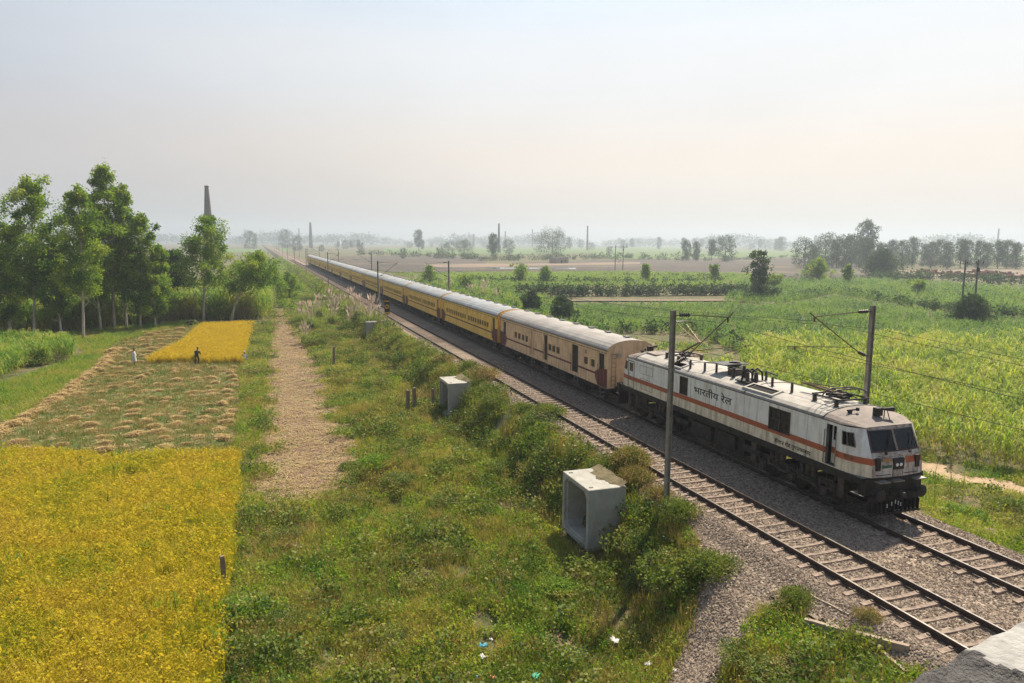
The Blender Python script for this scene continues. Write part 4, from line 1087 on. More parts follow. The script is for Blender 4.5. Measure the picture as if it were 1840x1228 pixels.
def litter(px, py, s, m, lab):
    x, y, _ = at(px, py, -2.6); z = float(zt(x, y)); rr = random.Random(px); b = MB(); n = 6; vs = []
    for i in range(n):
        for j in range(n): vs.append((s*.62*(i/(n-1)-.5)*1.3+rr.uniform(-.02, .02), s*.62*(j/(n-1)-.5)+rr.uniform(-.02, .02), rr.uniform(0, .32*s)+.10))
    fs = [(i*n+j, (i+1)*n+j, (i+1)*n+j+1, i*n+j+1) for i in range(n-1) for j in range(n-1)]
    b.add(vs, fs, 0, True); o = b.build('plastic_bag', m); so_ = o.modifiers.new('thick', 'SOLIDIFY'); so_.thickness = .01
    p = at(px, py, z+.28); o.location = (p.x, p.y, z+.22); o.rotation_euler = (0, 0, rr.uniform(0, 6)); tag(o, lab, 'litter', 'plastic litter in the weeds')
litter(868, 1164, .34, M['plastic_blue'], 'blue and white plastic wrapper, uppermost of the litter in the weeds')
litter(867, 1183, .26, M['plastic_white'], 'white crumpled plastic scrap below the blue wrapper')
litter(882, 1152, .16, M['plastic_white'], 'small white scrap right of the blue wrapper')
litter(858, 1221, .2, M['plastic_blue'], 'blue plastic scrap at the bottom edge of the weeds')
litter(884, 1221, .22, M['plastic_red'], 'red plastic scrap at the bottom edge of the weeds')
litter(962, 1219, .3, M['plastic_green'], 'green plastic scrap at the bottom edge of the weeds')
litter(1165, 1197, .26, M['plastic_white'], 'white plastic scrap near the foot of the gravel')
litter(1104, 1155, .38, M['cloth_white'], 'pale cloth rag lying in the grass left of the gravel')
litter(1212, 1208, .16, M['plastic_white'], 'tiny white scrap at the bottom end of the gravel')

# ================================================================== BRIDGE PARAPET (camera stands behind it)
M['parapet_white'] = mat('parapet_white', (.42, .40, .38), (.31, .295, .28), .85, nscale=6, dirt=(.20, .185, .175), dscale=11, dpos=(.50, .72), bump=.5, bscale=25)
M['parapet_dark'] = mat('parapet_dark', (.075, .07, .07), (.15, .14, .135), .9, nscale=14, mixpos=(.35, .65), bump=1., bscale=60)
def parapet():
    # broken end of a flat topped painted wall, about 9 m above the rails
    nx, ny = 150, 50; vs = []; fs = []; mi = []
    def nz(x, y, f, s_): return math.sin(x*f+s_)*math.sin(y*f*1.3+s_*2)+.5*math.sin(x*f*2.3+y*f*1.9+s_)
    paint = np.zeros((nx, ny), bool)
    for i in range(nx):
        for j in range(ny):
            x = 1.2+3.0*(i/(nx-1))**1.6; yf = 1.412+.19*(x-1.61) if x < 2.3 else 1.526; y = yf-.40*(1-j/(ny-1))+.004*math.sin(x*37)*(j/(ny-1))
            edge = 1.925+.35*(1.46-y)+.012*nz(x, y, 28, 1)+.008*nz(x, y, 90, 2)
            p = x > edge; k = min(1, max(0, (edge-x)/.03)); paint[i, j] = p
            h = 9.0+.0012*nz(x, y, 45, 3)-k*.014+k*(.0045*nz(x, y, 48, 2)+.0035*nz(x, y, 105, 4)+.002*nz(x, y, 190, 5))
            if j > ny-5: h -= .006*(j-(ny-5))**1.5/8*4*.35
            vs.append((x, y, h))
    for i in range(nx-1):
        for j in range(ny-1):
            fs.append((i*ny+j, (i+1)*ny+j, (i+1)*ny+j+1, i*ny+j+1)); mi.append(0 if paint[i, j] and paint[i+1, j+1] else 1)
    b = MB(); b.v = vs; b.f = fs; b.m = mi; b.sm = [True]*len(fs)
    for (seq, m_) in (([(i, ny-1) for i in range(nx)], 1), ([(i, 0) for i in range(nx)], 1), ([(0, j) for j in range(ny)], 1), ([(nx-1, j) for j in range(ny)], 0)):
        base = len(b.v)
        for (i, j) in seq: p = vs[i*ny+j]; b.v.append(p); b.v.append((p[0], p[1], 8.0))
        for k in range(len(seq)-1): b.f.append((base+2*k, base+2*k+1, base+2*k+3, base+2*k+2)); b.m.append(m_); b.sm.append(False)
    tag(b.build('bridge_parapet', [M['parapet_white'], M['parapet_dark']]), 'white painted bridge parapet with a dark crumbled edge in the near corner', 'parapet')
parapet()
# ================================================================== GROUND
def gridlines(segs):
    r = [segs[0][0]]
    for a, b, s in segs:
        n = max(1, int(round((b-a)/s))); r += list(a+(b-a)*np.arange(1, n+1)/n)
    return np.array(r)
GX = gridlines([(-1400, -400, 250), (-400, -60, 40), (-60, -4, 3), (-4, 11, .5), (11, 30, .3), (30, 46, .8), (46, 120, 6), (120, 500, 40), (500, 4200, 250)])
GY = gridlines([(-60, 0, 10), (0, 12, 1), (12, 60, .45), (60, 130, 1.), (130, 300, 4), (300, 800, 25), (800, 4300, 230)])
def grid_mesh(name, gx, gy, m, dz=0., zf=zt, poly=None):
    X, Y = np.meshgrid(gx, gy, indexing='ij'); Z = zf(X.ravel(), Y.ravel())+dz
    V = np.stack([X.ravel(), Y.ravel(), Z], 1); nx, ny = len(gx), len(gy)
    i, j = np.meshgrid(np.arange(nx-1), np.arange(ny-1), indexing='ij'); i = i.ravel(); j = j.ravel()
    if poly is not None:
        cx_ = (gx[i]+gx[i+1])/2; cy_ = (gy[j]+gy[j+1])/2
        k = inpoly(cx_+.35*np.sin(cy_*1.7)+.2*np.sin(cy_*4.1+cx_), cy_+.35*np.sin(cx_*1.9+1), poly); i, j = i[k], j[k]
    a = i*ny+j; T = np.concatenate([np.stack([a, a+ny, a+ny+1], 1), np.stack([a, a+ny+1, a+1], 1)])
    return link_mesh(name, tri_mesh(name, V, T, m, None, True))
M['earth'] = mat('earth', (.10, .095, .04), (.24, .165, .095), .95, nscale=.5, mixpos=(.38, .62), dirt=(.05, .075, .02), dscale=3., dpos=(.42, .62), bump=.5, bscale=6)
tag(grid_mesh('ground', GX, GY, M['earth']), 'flat farmland with the railway bank running across it', None, None, 'structure')

def gravel_mat(name, cols, sc):
    m = bpy.data.materials.new(name); t = nt(m); N = t.nodes; L = t.links
    out = N.new('ShaderNodeOutputMaterial'); b = N.new('ShaderNodeBsdfPrincipled'); b.inputs['Roughness'].default_value = .9; b.inputs['Specular IOR Level'].default_value = .2
    g = N.new('ShaderNodeTexCoord'); v = N.new('ShaderNodeTexVoronoi'); v.inputs['Scale'].default_value = sc; L.new(g.outputs['Object'], v.inputs[0])
    r = N.new('ShaderNodeValToRGB'); e = r.color_ramp.elements
    while len(e) < len(cols): e.new(.5)
    for i, c in enumerate(cols): e[i].position = i/(len(cols)-1); e[i].color = (*c, 1)
    s = N.new('ShaderNodeSeparateColor'); L.new(v.outputs['Color'], s.inputs[0]); L.new(s.outputs[0], r.inputs[0])
    n = N.new('ShaderNodeTexNoise'); n.inputs['Scale'].default_value = .35; n.inputs['Detail'].default_value = 6; L.new(g.outputs['Object'], n.inputs[0])
    mr_ = N.new('ShaderNodeMapRange'); mr_.inputs[1].default_value = .35; mr_.inputs[2].default_value = .7; mr_.inputs[3].default_value = .78; mr_.inputs[4].default_value = 1.1; L.new(n.outputs[0], mr_.inputs[0])
    k = N.new('ShaderNodeVectorMath'); k.operation = 'SCALE'; L.new(r.outputs[0], k.inputs[0]); L.new(mr_.outputs[0], k.inputs['Scale'])
    L.new(k.outputs[0], b.inputs['Base Color'])
    bp = N.new('ShaderNodeBump'); bp.inputs['Strength'].default_value = .8; bp.inputs['Distance'].default_value = .04; bp.invert = True; L.new(v.outputs['Distance'], bp.inputs['Height']); L.new(bp.outputs[0], b.inputs['Normal'])
    L.new(b.outputs[0], out.inputs[0]); return m
STC = [(.12, .088, .066), (.26, .193, .145), (.39, .305, .235), (.21, .145, .108), (.48, .39, .31), (.16, .12, .092)]
M['ballast'] = gravel_mat('ballast', STC, 15)
gx = gridlines([(15.3, 25.3, .25)]); gy = gridlines([(0, 80, .5), (80, 200, 3), (200, 1500, 50)])
tag(grid_mesh('ballast', gx, gy, M['ballast'], .035), 'crushed stone ballast under both tracks', None, None, 'structure')
GRAV = [(15.6, 24.5), (14.9, 22), (13.9, 20.3), (12.6, 18.8), (10.6, 17.2), (9.8, 16.6), (10.2, 15.2), (11.8, 15.9), (13.4, 16.9), (14.3, 17.5), (15.0, 16.8), (15.3, 15.2), (15.4, 12), (16.6, 12), (16.6, 24)]
tag(grid_mesh('gravel_slope', gridlines([(9, 17, .18)]), gridlines([(11.5, 26, .18)]), M['ballast'], .045, poly=GRAV), 'tongue of loose gravel running down the bank', None, None, 'structure')

# loose stones lying on it
def p_stone(rng):
    v = rng.normal(size=(6, 3))*.12; base = np.array([[1, 0, 0], [-1, 0, 0], [0, 1, 0], [0, -1, 0], [0, 0, 1], [0, 0, -1]], float)
    v = (base+v)*np.array([.042, .034, .027])*rng.uniform(.7, 1.25, 3)
    T = np.array([(0, 2, 4), (2, 1, 4), (1, 3, 4), (3, 0, 4), (2, 0, 5), (1, 2, 5), (3, 1, 5), (0, 3, 5)])
    o = V = v[T].reshape(-1, 3); Tn = np.arange(24).reshape(8, 3)
    return V, Tn, np.full(24, .5)
rng = np.random.default_rng(11)
def rndmat(name, cols, rough=.9):
    m = bpy.data.materials.new(name); t = nt(m); N = t.nodes; L = t.links
    out = N.new('ShaderNodeOutputMaterial'); b = N.new('ShaderNodeBsdfPrincipled'); b.inputs['Roughness'].default_value = rough; b.inputs['Specular IOR Level'].default_value = .25
    a = N.new('ShaderNodeAttribute'); a.attribute_name = 'rnd'; r = N.new('ShaderNodeValToRGB'); e = r.color_ramp.elements
    while len(e) < len(cols): e.new(.5)
    for i, c in enumerate(cols): e[i].position = i/(len(cols)-1); e[i].color = (*c, 1)
    L.new(a.outputs['Fac'], r.inputs[0]); L.new(r.outputs[0], b.inputs['Base Color']); L.new(b.outputs[0], out.inputs[0]); return m
M['stones'] = rndmat('stones', STC)
sp_ = [p_stone(rng) for _ in range(8)]
def notrack(x, y, rng):
    return ~((abs(abs(x-17.62)-.8725) < .09) | (abs(abs(x-22.11)-.8725) < .09)) & (((x-15.1)/.35 > rng.random(len(x))) | (rng.random(len(x)) < .12))
P, g_ = sample([(14.8, 8), (25.2, 8), (25.2, 62), (15.7, 62), (15.4, 27), (14.8, 24)], 190, rng, z0=24, p=1.0, margin=90, topz=.1, mask=notrack)
P[:, 2] += .045
Q, g2 = sample(GRAV, 230, rng, z0=30, p=1, margin=60, topz=.1); Q[:, 2] += .05
Q2, g3 = sample([(9, 14.5), (14.7, 18), (15.2, 40), (14.6, 40), (12.5, 22), (9.4, 18)], 25, rng, z0=30, p=1, topz=.1); Q2[:, 2] += .03
PP = np.concatenate([P, Q, Q2]); gg = np.concatenate([g_, g2, g3])
V, T, Rn = scatter(PP, sp_, rng, .7, 1.5, .0, gg, 1.0)
tag(link_mesh('ballast_stones', tri_mesh('ballast_stones', V, T, M['stones'], Rn)), 'loose broken stones over the ballast and gravel', None, None, 'stuff')
print('STONES', len(PP))

# ================================================================== FIELD SHEETS
def sheet(name, pts, m, dz, lab):
    vs = [(p[0], p[1], float(zt(p[0], p[1]) if p[0] < 46 and p[0] > -5 else -3.0+float(bumps(p[0], p[1]))*.08)+dz) for p in pts]
    b = MB(); b.add([(v[0], v[1], -3.0+.16+dz) for v in vs], [tuple(range(len(vs)))]); return tag(b.build(name, m), lab, None, None, 'structure')
def PX(*q, z=-2.84): return [tuple(at(a, b, z))[:2] for a, b in q]
M['straw_soil'] = mat('straw_soil', (.25, .165, .105), (.13, .085, .055), .95, nscale=9., mixpos=(.38, .62), ndet=9, dirt=(.13, .13, .045), dscale=.6, dpos=(.48, .66), bump=.3, bscale=9)
STRIP = [(-.9, 37.5), (-.1, 55), (.2, 68), (.6, 88), (1.9, 133), (2.4, 146), (5.0, 146), (5.0, 132), (6.1, 86), (5.85, 69), (5.3, 57), (5.7, 47), (5.2, 39.5), (3.9, 37.8), (2.5, 37.2), (1.0, 36.4)]
tag(grid_mesh('straw_strip', gridlines([(-2, 8, .25)]), gridlines([(35, 148, .4)]), M['straw_soil'], .05, poly=STRIP), 'bare strip covered in dry straw between the rice and the bank', None, None, 'structure')
M['stubble'] = mat('stubble', (.12, .14, .04), (.20, .15, .065), .95, nscale=.9, mixpos=(.4, .6), dirt=(.07, .12, .025), dscale=1.6, dpos=(.42, .6), bump=.7, bscale=9)
CUT = [(-17.5, 58), (-16.9, 53), (-1.7, 47), (-1.8, 84), (-9.0, 86), (-7, 121), (-12, 121), (-17.5, 112), (-16.2, 80)]
tag(grid_mesh('stubble_field', gridlines([(-20, -1, .5)]), gridlines([(45, 124, .5)]), M['stubble'], .04, poly=CUT), 'cut rice stubble with heaps of straw', None, None, 'structure')
M['path_dirt'] = mat('path_dirt', (.46, .33, .21), (.36, .25, .155), .95, nscale=2, bump=.3, bscale=10)
PATH = [(33.0, 50), (34.4, 40), (35.6, 34.4), (36.9, 29.2), (39.0, 22.2), (40.6, 23.0), (38.4, 30), (37.0, 35.4), (35.7, 40.8), (34.4, 50.4)]
tag(grid_mesh('dirt_path', gridlines([(32, 42, .2)]), gridlines([(20, 52, .3)]), M['path_dirt'], .10, poly=PATH), 'pale footpath between the bank and the cane', None, None, 'structure')
M['plough'] = mat('plough', (.092, .070, .058), (.062, .050, .042), .95, nscale=.05, mixpos=(.35, .65), dirt=(.16, .13, .07), dscale=.02, dpos=(.5, .7), stretch=(1, 3, 1))
M['plough_pale'] = mat('plough_pale', (.25, .18, .13), (.18, .13, .095), .95, nscale=.04)
M['far_green'] = mat('far_green', (.10, .15, .035), (.14, .20, .045), .95, nscale=.03, mixpos=(.35, .65), dirt=(.06, .10, .03), dscale=.05, dpos=(.5, .65))
M['far_dark'] = mat('far_dark', (.05, .08, .025), (.08, .10, .035), .95, nscale=.05)
M['brick_red'] = mat('brick_red', (.34, .14, .085), (.26, .11, .07), .95, nscale=.3)
M['pond'] = mat('pond', (.10, .12, .12), rough=.08, spec=.8)
def fs(name, q, m, k, lab): return sheet(name, PX(*q), m, .012*k, lab)
fs('ploughed_field', [(560, 463), (760, 459), (880, 463), (860, 487), (720, 491), (640, 481)], M['plough'], 1, 'bare pinkish ploughed field beyond the train')
fs('ploughed_field', [(1060, 468), (1300, 463), (1560, 460), (1600, 466), (1590, 498), (1330, 503), (1300, 491), (1100, 487), (860, 487), (900, 474)], M['plough'], 2, 'brown ploughed field left of the dark tree')
fs('pale_earth', [(860, 474), (940, 474), (1150, 471), (1150, 475), (960, 478), (850, 481), (780, 480), (760, 476)], M['plough_pale'], 3, 'pale bare earth near the small shed')
fs('pale_earth', [(1580, 487), (1840, 484), (1900, 490), (1900, 496), (1700, 497), (1600, 494)], M['plough_pale'], 4, 'pale bare earth below the brick stacks')
fs('green_field', [(690, 446), (1250, 444), (1250, 452), (1000, 457), (850, 459), (690, 455)], M['far_green'], 5, 'hazy green field far beyond the ploughed land')
fs('green_field', [(1060, 455), (1440, 448), (1880, 458), (1880, 470), (1560, 462), (1100, 466)], M['far_green'], 6, 'hazy green field below the far poplar row')
fs('green_field', [(400, 447), (520, 447), (520, 453), (400, 455)], M['far_green'], 7, 'hazy green field at the far left')
fs('pond', [(884, 481.3), (1035, 482), (1035, 484.2), (884, 483.6)], M['pond'], 8, 'thin bright strip of water beyond the bright green field')
fs('earth_bank', [(925, 539.5), (1310, 539), (1420, 547), (1310, 541.5), (925, 541.5)], M['plough_pale'], 9, 'bare earth line behind the young cane field')
BARE = [(36, 62), (40, 61.5), (44.5, 62), (47, 70), (51, 76), (48, 84), (44, 88), (38, 86)]
tag(grid_mesh('bare_ground', gridlines([(33, 54, .7)]), gridlines([(58, 92, .7)]), M['plough_pale'], .25, poly=BARE, zf=lambda x, y: np.maximum(zt(x, y), -3.0)), 'bare trodden ground behind the locomotive roof', None, None, 'structure')

# ================================================================== CROPS AND WEEDS
L_rice = leafmat('rice_leaf', [(.24, .30, .03), (.44, .44, .035), (.63, .54, .045), (.75, .60, .085), (.50, .38, .07)], .32, .30, .27, tint=(1.1, 1.05, .55))
L_rice2 = leafmat('rice_leaf_ripe', [(.50, .42, .035), (.70, .54, .04), (.76, .59, .075), (.58, .42, .06)], .30, .5, .3, tint=(1.1, 1.05, .5))
L_weed = leafmat('weed_leaf', [(.04, .11, .02), (.10, .21, .03), (.21, .33, .035), (.37, .42, .055), (.40, .29, .09)], .40, .28, .42)
L_bush = leafmat('bush_leaf', [(.05, .095, .02), (.10, .15, .03), (.17, .22, .045), (.27, .28, .07), (.27, .19, .09)], .32, .8, .25)
L_dry = leafmat('dry_leaf', [(0.130, 0.156, 0.039), (0.286, 0.234, 0.078), (0.390, 0.260, 0.117), (0.416, 0.260, 0.143)], .25, .5, .3)
L_grass = leafmat('grass_leaf', [(0.078, 0.182, 0.026), (0.156, 0.273, 0.033), (0.260, 0.351, 0.046), (0.390, 0.390, 0.078), (0.442, 0.338, 0.143)], .38, .22, .35)
L_cane = leafmat('cane_leaf', [(.07, .15, .025), (.17, .26, .035), (.32, .39, .05), (.48, .48, .08), (.46, .36, .15)], .42, .10, .30) #(0.078, 0.156, 0.026), (0.169, 0.273, 0.033), (0.299, 0.403, 0.046), (0.468, 0.494, 0.078), (0.442, 0.338, 0.156)], .42, .10, .30)
L_cane2 = leafmat('cane_leaf_far', [(.05, .13, .03), (.12, .22, .035), (.22, .33, .05), (.32, .38, .07)], .42, .12, .30)
L_bgrass = leafmat('bank_grass_leaf', [(.06, .15, .02), (.15, .24, .03), (.28, .32, .04), (.42, .36, .07), (.42, .28, .12)], .36, .30, .40)
L_dry2 = leafmat('dry_grass_leaf', [(.30, .29, .06), (.46, .38, .10), (.54, .40, .18)], .3, .4, .3)
L_dark = leafmat('dark_bush_and_shade', [(.03, .065, .025), (.05, .10, .035), (.08, .13, .04), (.12, .16, .05)], .25, .3, .25)  # dark foliage; its colour also carries the shade of backlit crop fronts
L_straw = leafmat('straw', [(.30, .20, .095), (.43, .30, .14), (.52, .38, .20), (.36, .245, .115)], .2, .6, .3, tint=(1, 1, .8))

rng = np.random.default_rng(21)
rice_p = [p_rice(rng) for _ in range(4)]+[p_blades(rng, 16, .95, .030, lean=.50, spread=.10, segs=3, hv=.14, droop=.40) for _ in range(3)]
RICE = [(-1.62, 15), (-1.75, 19), (-1.48, 23), (-1.66, 26.5), (-1.4, 31), (-1.62, 35), (-1.35, 39.5), (-1.6, 43), (-1.45, 46.3), (-5, 47.3), (-9, 47.4), (-12, 49.8), (-15.5, 51.2), (-19, 52), (-34, 52), (-34, 15)]
def ricemask(x, y, rng):  # a few lodged hollows
    r = rng.random(len(x)); h = np.zeros(len(x))
    for (cx_, cy_, a, b_) in ((-6.3, 43.2, 1.5, .8), (-3.6, 29.5, 1.1, .5), (-2.9, 36, .5, .8), (-9, 30.2, 1.6, .35)): h = np.maximum(h, 1-((x-cx_)/a)**2-((y-cy_)/b_)**2)
    return r > np.clip(h*1.4, 0, .9)
veg('rice_crop', RICE, 60, rice_p, L_rice, 31, 'near field of ripe golden rice', None, lean=.16, z0=30, p=1.1, topz=1, mask=ricemask, rv=.35, margin=260, smin=.60, smax=.98)
RICE2 = [(-1.85, 83.2), (-6.1, 84.3), (-6.6, 85.5), (-11.5, 85.8), (-9.3, 100), (-8.2, 119.5), (-.9, 120.5)]
veg('rice_crop', RICE2, 40, [moved(p, (0, 0, 0), 1.0) for p in rice_p], L_rice2, 32, 'far patch of uncut orange-gold rice behind the reapers', None, lean=.10, z0=50, p=.9, topz=1, rv=.4, margin=60, smin=.72, smax=1.08)

w_leafy = [p_leaves(rng, 22, rng.uniform(.16, .28), rng.uniform(.12, .22), .085, zc=.14, elong=1.5, flat=.4) for _ in range(5)]
w_grass = [p_blades(rng, 14, .38, .018, lean=.6, spread=.12, segs=2, droop=.35) for _ in range(4)]
w_tall = [merge([p_blades(rng, 5, .8, .022, lean=.35, spread=.10, segs=2, droop=.2), moved(p_leaves(rng, 16, .15, .28, .075, zc=.45), (0, 0, 0))]) for _ in range(3)]
w_big = [p_leaves(rng, 20, .38, .28, .17, zc=.30, elong=1.2, flat=.6) for _ in range(3)]
def notin(*polys):
    def f(x, y, rng):
        k = np.ones(len(x), bool)
        for p in polys: k &= ~inpoly(x, y, p)
        return k
    return f
def patchy(th, sc, seed, base):
    a, b_ = seed*1.3, seed*2.1
    def f(x, y, rng):
        n = np.sin(x*sc+a)*np.sin(y*sc*1.2+b_)+.6*np.sin(x*sc*2.3+b_)*np.sin(y*sc*2.1+a)+.4*np.sin((x+y)*sc*4.1)
        return base(x, y, rng) & (n+rng.normal(0, .35, len(x)) > th)
    return f
HOLES = [(at(a, b, z_), r_) for a, b, z_, r_ in ((832, 1018, -2.6, .45), (845, 1050, -2.6, .4), (872, 1105, -2.6, .5), (878, 1140, -2.6, .45), (700, 1200, -2.7, .4), (1010, 1130, -2.5, .5), (935, 750, -1.2, 1.1), (905, 765, -1.4, .7), (740, 1040, -2.7, .35), (1475, 1122, -.7, .45), (1510, 1132, -.7, .45), (1550, 1142, -.6, .45), (1590, 1152, -.6, .45), (1625, 1162, -.6, .4), (1608, 1190, -.6, .35), (1490, 1085, -.6, .4))]+[(Vector((13.2, y_, 0)), 1.0) for y_ in (27.2, 28.2, 29.0)]
def nb(x, y, rng):
    jx = rng.normal(0, .33, len(x))+.35*np.sin(y*1.3)+.2*np.sin(y*3.7); jy = rng.normal(0, .35, len(x))
    for p_, r_ in HOLES:
        far_ = (x-p_.x)**2/(r_*r_)+(y-p_.y)**2/(r_*r_*2.2); x = np.where(far_ < rng.uniform(.5, 1.2, len(x)), 0.*x+2.5, x); y = np.where(x == 2.5, 60., y)
    return ~inpoly(x+jx*1.5, y+jy*1.6, STRIP) & ~inpoly(x, y, GRAV)
BANK = [(-1.3, 15), (9.0, 13), (14.2, 11), (15.4, 11), (15.6, 15.5), (15.2, 20), (15.0, 26), (15.6, 33), (15.7, 150), (15.7, 330), (8, 330), (5.5, 146), (2.4, 146), (1.5, 122), (-1.2, 122), (-1.6, 84), (-1.4, 46)]
veg('leafy_weeds', BANK, 34, w_leafy, L_weed, 41, 'low leafy weeds over the railway bank', None, mask=patchy(-.45, .55, 1, nb), z0=34, p=1.25, topz=.4, rv=.45, smin=.7, smax=1.5)
veg('bank_grass', BANK, 19, w_grass, L_bgrass, 42, 'grass growing through the weeds on the bank', None, mask=patchy(-.7, .45, 4, nb), z0=34, p=1.25, topz=.4, rv=.4, smin=.7, smax=1.35)
veg('tall_weeds', BANK, 8, w_tall, L_dry, 43, 'taller dry brown weeds on the bank', None, mask=patchy(.1, .4, 2, nb), z0=34, p=1.2, topz=.9, rv=.4, smin=.6, smax=1.2)
lb = [merge([moved(p_leaves(rng, 34, .24, .18, .10, zc=.1, elong=1.5), (math.cos(a)*.33*q, math.sin(a)*.33*q, .12+.16*(1-q))) for a, q in ((0, 0), (1, 1), (2.6, .8), (4.1, 1.1), (5.4, .7))]) for _ in range(4)]
veg('low_bushes', BANK, 1.35, lb, L_bush, 51, 'low rounded weeds bulging out of the bank cover', None, mask=patchy(-.2, .5, 6, nb), z0=60, p=.9, topz=.8, rv=.65, smin=.5, smax=1.9)
veg('dry_grass', BANK, 34, w_grass, L_dry2, 53, 'dry straw coloured grass patches in the weeds', None, mask=patchy(.18, .5, 9, nb), z0=34, p=1.2, topz=.4, rv=.5, smin=.7, smax=1.3)
veg('shoulder_weeds', [(14.0, 22), (15.4, 25), (15.9, 33), (15.9, 200), (12.6, 200), (12.8, 26)], 1.5, lb+w_tall, L_bush, 52, 'thick scrub along the ballast shoulder', None, mask=patchy(-.5, .6, 8, nb), z0=60, p=1., topz=1., rv=.55, smin=.8, smax=1.9)
veg('broad_weeds', [(-1.5, 19), (3.2, 20), (2.5, 29.5), (-1.4, 30)], 7, w_big, L_weed, 44, 'broad leaved weeds beside the near rice', None, mask=patchy(-.1, .8, 3, nb), z0=34, p=1, topz=.6, smin=.5, smax=.95)
SCR = [(37, 63), (41, 62), (46, 63), (50, 72), (55, 80), (50, 90), (42, 93), (37, 86)]
BR = [(25.0, 13), (34, 12), (41, 18), (44, 26), (38, 36), (36, 52), (36, 62), (26, 62)]
veg('verge_weeds', BR, 28, w_leafy+w_grass, L_grass, 45, 'weeds on the far side of the tracks by the footpath', None, mask=patchy(-.6, .5, 5, lambda x, y, r: ~inpoly(x, y, PATH) & (x > 25.3+.5*np.sin(y*.9))), z0=34, p=1, topz=.4, smin=.7, smax=1.5)
veg('verge_bushes', BR, .45, lb+w_tall, L_bush, 58, 'low bushes beside the footpath', None, z0=60, p=1, topz=.8, rv=.6, smin=.6, smax=1.8, mask=lambda x, y, r: ~inpoly(x, y, PATH) & ~inpoly(x+.7, y, PATH) & ~inpoly(x-.7, y, PATH) & (x > 26))
veg('ditch_scrub', SCR, 4, [moved(p, (0, 0, 0), 1.7) for p in w_leafy]+w_tall, L_weed, 59, 'scrub on the bare ground behind the locomotive', None, z0=70, p=1, topz=.9, rv=.5, smin=.7, smax=1.7, mask=patchy(.1, .35, 12, lambda x, y, r: np.ones(len(x), bool)))
veg('verge_grass', [(-22.6, 77), (-17.3, 59), (-16.2, 80), (-17.6, 104), (-12, 121), (-8, 121), (-10, 130), (-26, 118), (-22.2, 104), (-19.2, 96), (-20, 88)], 16, w_grass+w_leafy[:2], L_grass, 46, 'bright green grass left of the cut rice', None, z0=60, p=1, topz=.4, smin=.9, smax=1.6)
veg('verge_grass', [(-1.75, 47), (-.3, 47), (0, 68), (.5, 88), (1.8, 122), (-1, 122), (-1.75, 84)], 26, w_grass+w_leafy[:3], L_grass, 47, 'green weeds between the cut rice and the straw strip', None, z0=50, p=1, topz=.4, smin=.8, smax=1.5)
stub = [p_blades(rng, 9, .16, .02, lean=.5, spread=.10, segs=2) for _ in range(3)]
veg('stubble', CUT, 16, stub+w_grass[:2], leafmat('stubble_leaf', [(.09, .15, .03), (.16, .19, .04), (.30, .22, .08), (.40, .28, .13)], .3, .35, .45), 48, 'short green and straw coloured stubble', None, z0=60, p=1, topz=.3, smin=.8, smax=1.3)
def p_straw(rng, n=10, L=.35):
    V = []; T = []; Rn = []
    for _ in range(n):
        a = rng.uniform(0, 6.28); c = np.append(rng.normal(0, .16, 2), rng.uniform(.01, .07)); d = np.array([math.cos(a), math.sin(a), rng.uniform(-.1, .15)])*L*rng.uniform(.4, 1); w = np.array([-d[1], d[0], 0])*.05
        o = len(V); V += [c-d/2-w, c-d/2+w, c+d/2+w, c+d/2-w]; T += [(o, o+1, o+2), (o, o+2, o+3)]; Rn += [rng.random()]*4
    return np.array(V), np.array(T), np.array(Rn)
ps_ = [p_straw(rng) for _ in range(5)]
veg('loose_straw', STRIP, 11, ps_, L_straw, 49, 'dry straw strewn over the strip', None, z0=45, p=1.1, topz=.2, rv=.5, lean=0, smin=.7, smax=1.4, zoff=.03)
clod = [(v*1.6, t, np.full(24, rng.random())) for v, t, _ in [p_stone(rng) for _ in range(6)]]
veg('soil_clods', STRIP, 26, clod, rndmat('clods', [(.11, .07, .045), (.22, .145, .09), (.34, .23, .15)]), 55, 'dry clods of earth on the straw strip', None, z0=42, p=1.2, topz=.1, rv=1, lean=0, smin=.5, smax=1.6, zoff=.04)
veg('strip_edge_weeds', STRIP, 26, w_grass+w_leafy, L_bgrass, 57, 'weeds creeping over the near end of the straw strip', None, z0=40, p=1, topz=.3, smin=.4, smax=1.0, mask=lambda x, y, r: r.random(len(x)) < np.clip((41.5+1.2*np.sin(x*2.1)-y)/5, 0, .9)**1.5)
veg('strip_weeds', STRIP, 2.0, w_leafy, L_weed, 50, 'scattered small weeds on the straw strip', None, z0=60, p=1, topz=.3, smin=.3, smax=.7, mask=patchy(.1, .9, 7, lambda x, y, r: np.ones(len(x), bool)))

veg('field_straw', CUT, .7, ps_, L_straw, 54, 'loose straw between the heaps', None, z0=60, p=1, topz=.2, rv=.5, lean=0, smin=1, smax=2., zoff=.06)
cane_p = [p_cane(rng, 2.65, 19, .062) for _ in range(7)]
CANE = [(35.6, 58), (35.9, 44), (37.9, 36), (40.4, 30.5), (43, 26.5), (50, 18), (90, 30), (112, 66), (92, 68.0), (78, 72), (64, 76), (56, 73), (50, 67), (45, 60.5), (40, 60)]
veg('sugarcane_crop', CANE, 2.7, cane_p, L_cane, 61, 'tall yellow-green cane standing behind the locomotive', None, z0=48, p=1.0, topz=2.9, smin=.68, smax=1.22, lean=.08)
cane_y = [p_cane(rng, 1.45, 9, .085) for _ in range(5)]
YOUNG = [tuple(at(*q, -2.2))[:2] for q in ((985, 546), (1290, 544), (1400, 548), (1500, 531), (1675, 558), (1860, 574), (1860, 612), (1440, 609), (1345, 632), (1290, 612), (1230, 592), (1130, 590), (1010, 596), (900, 560))]
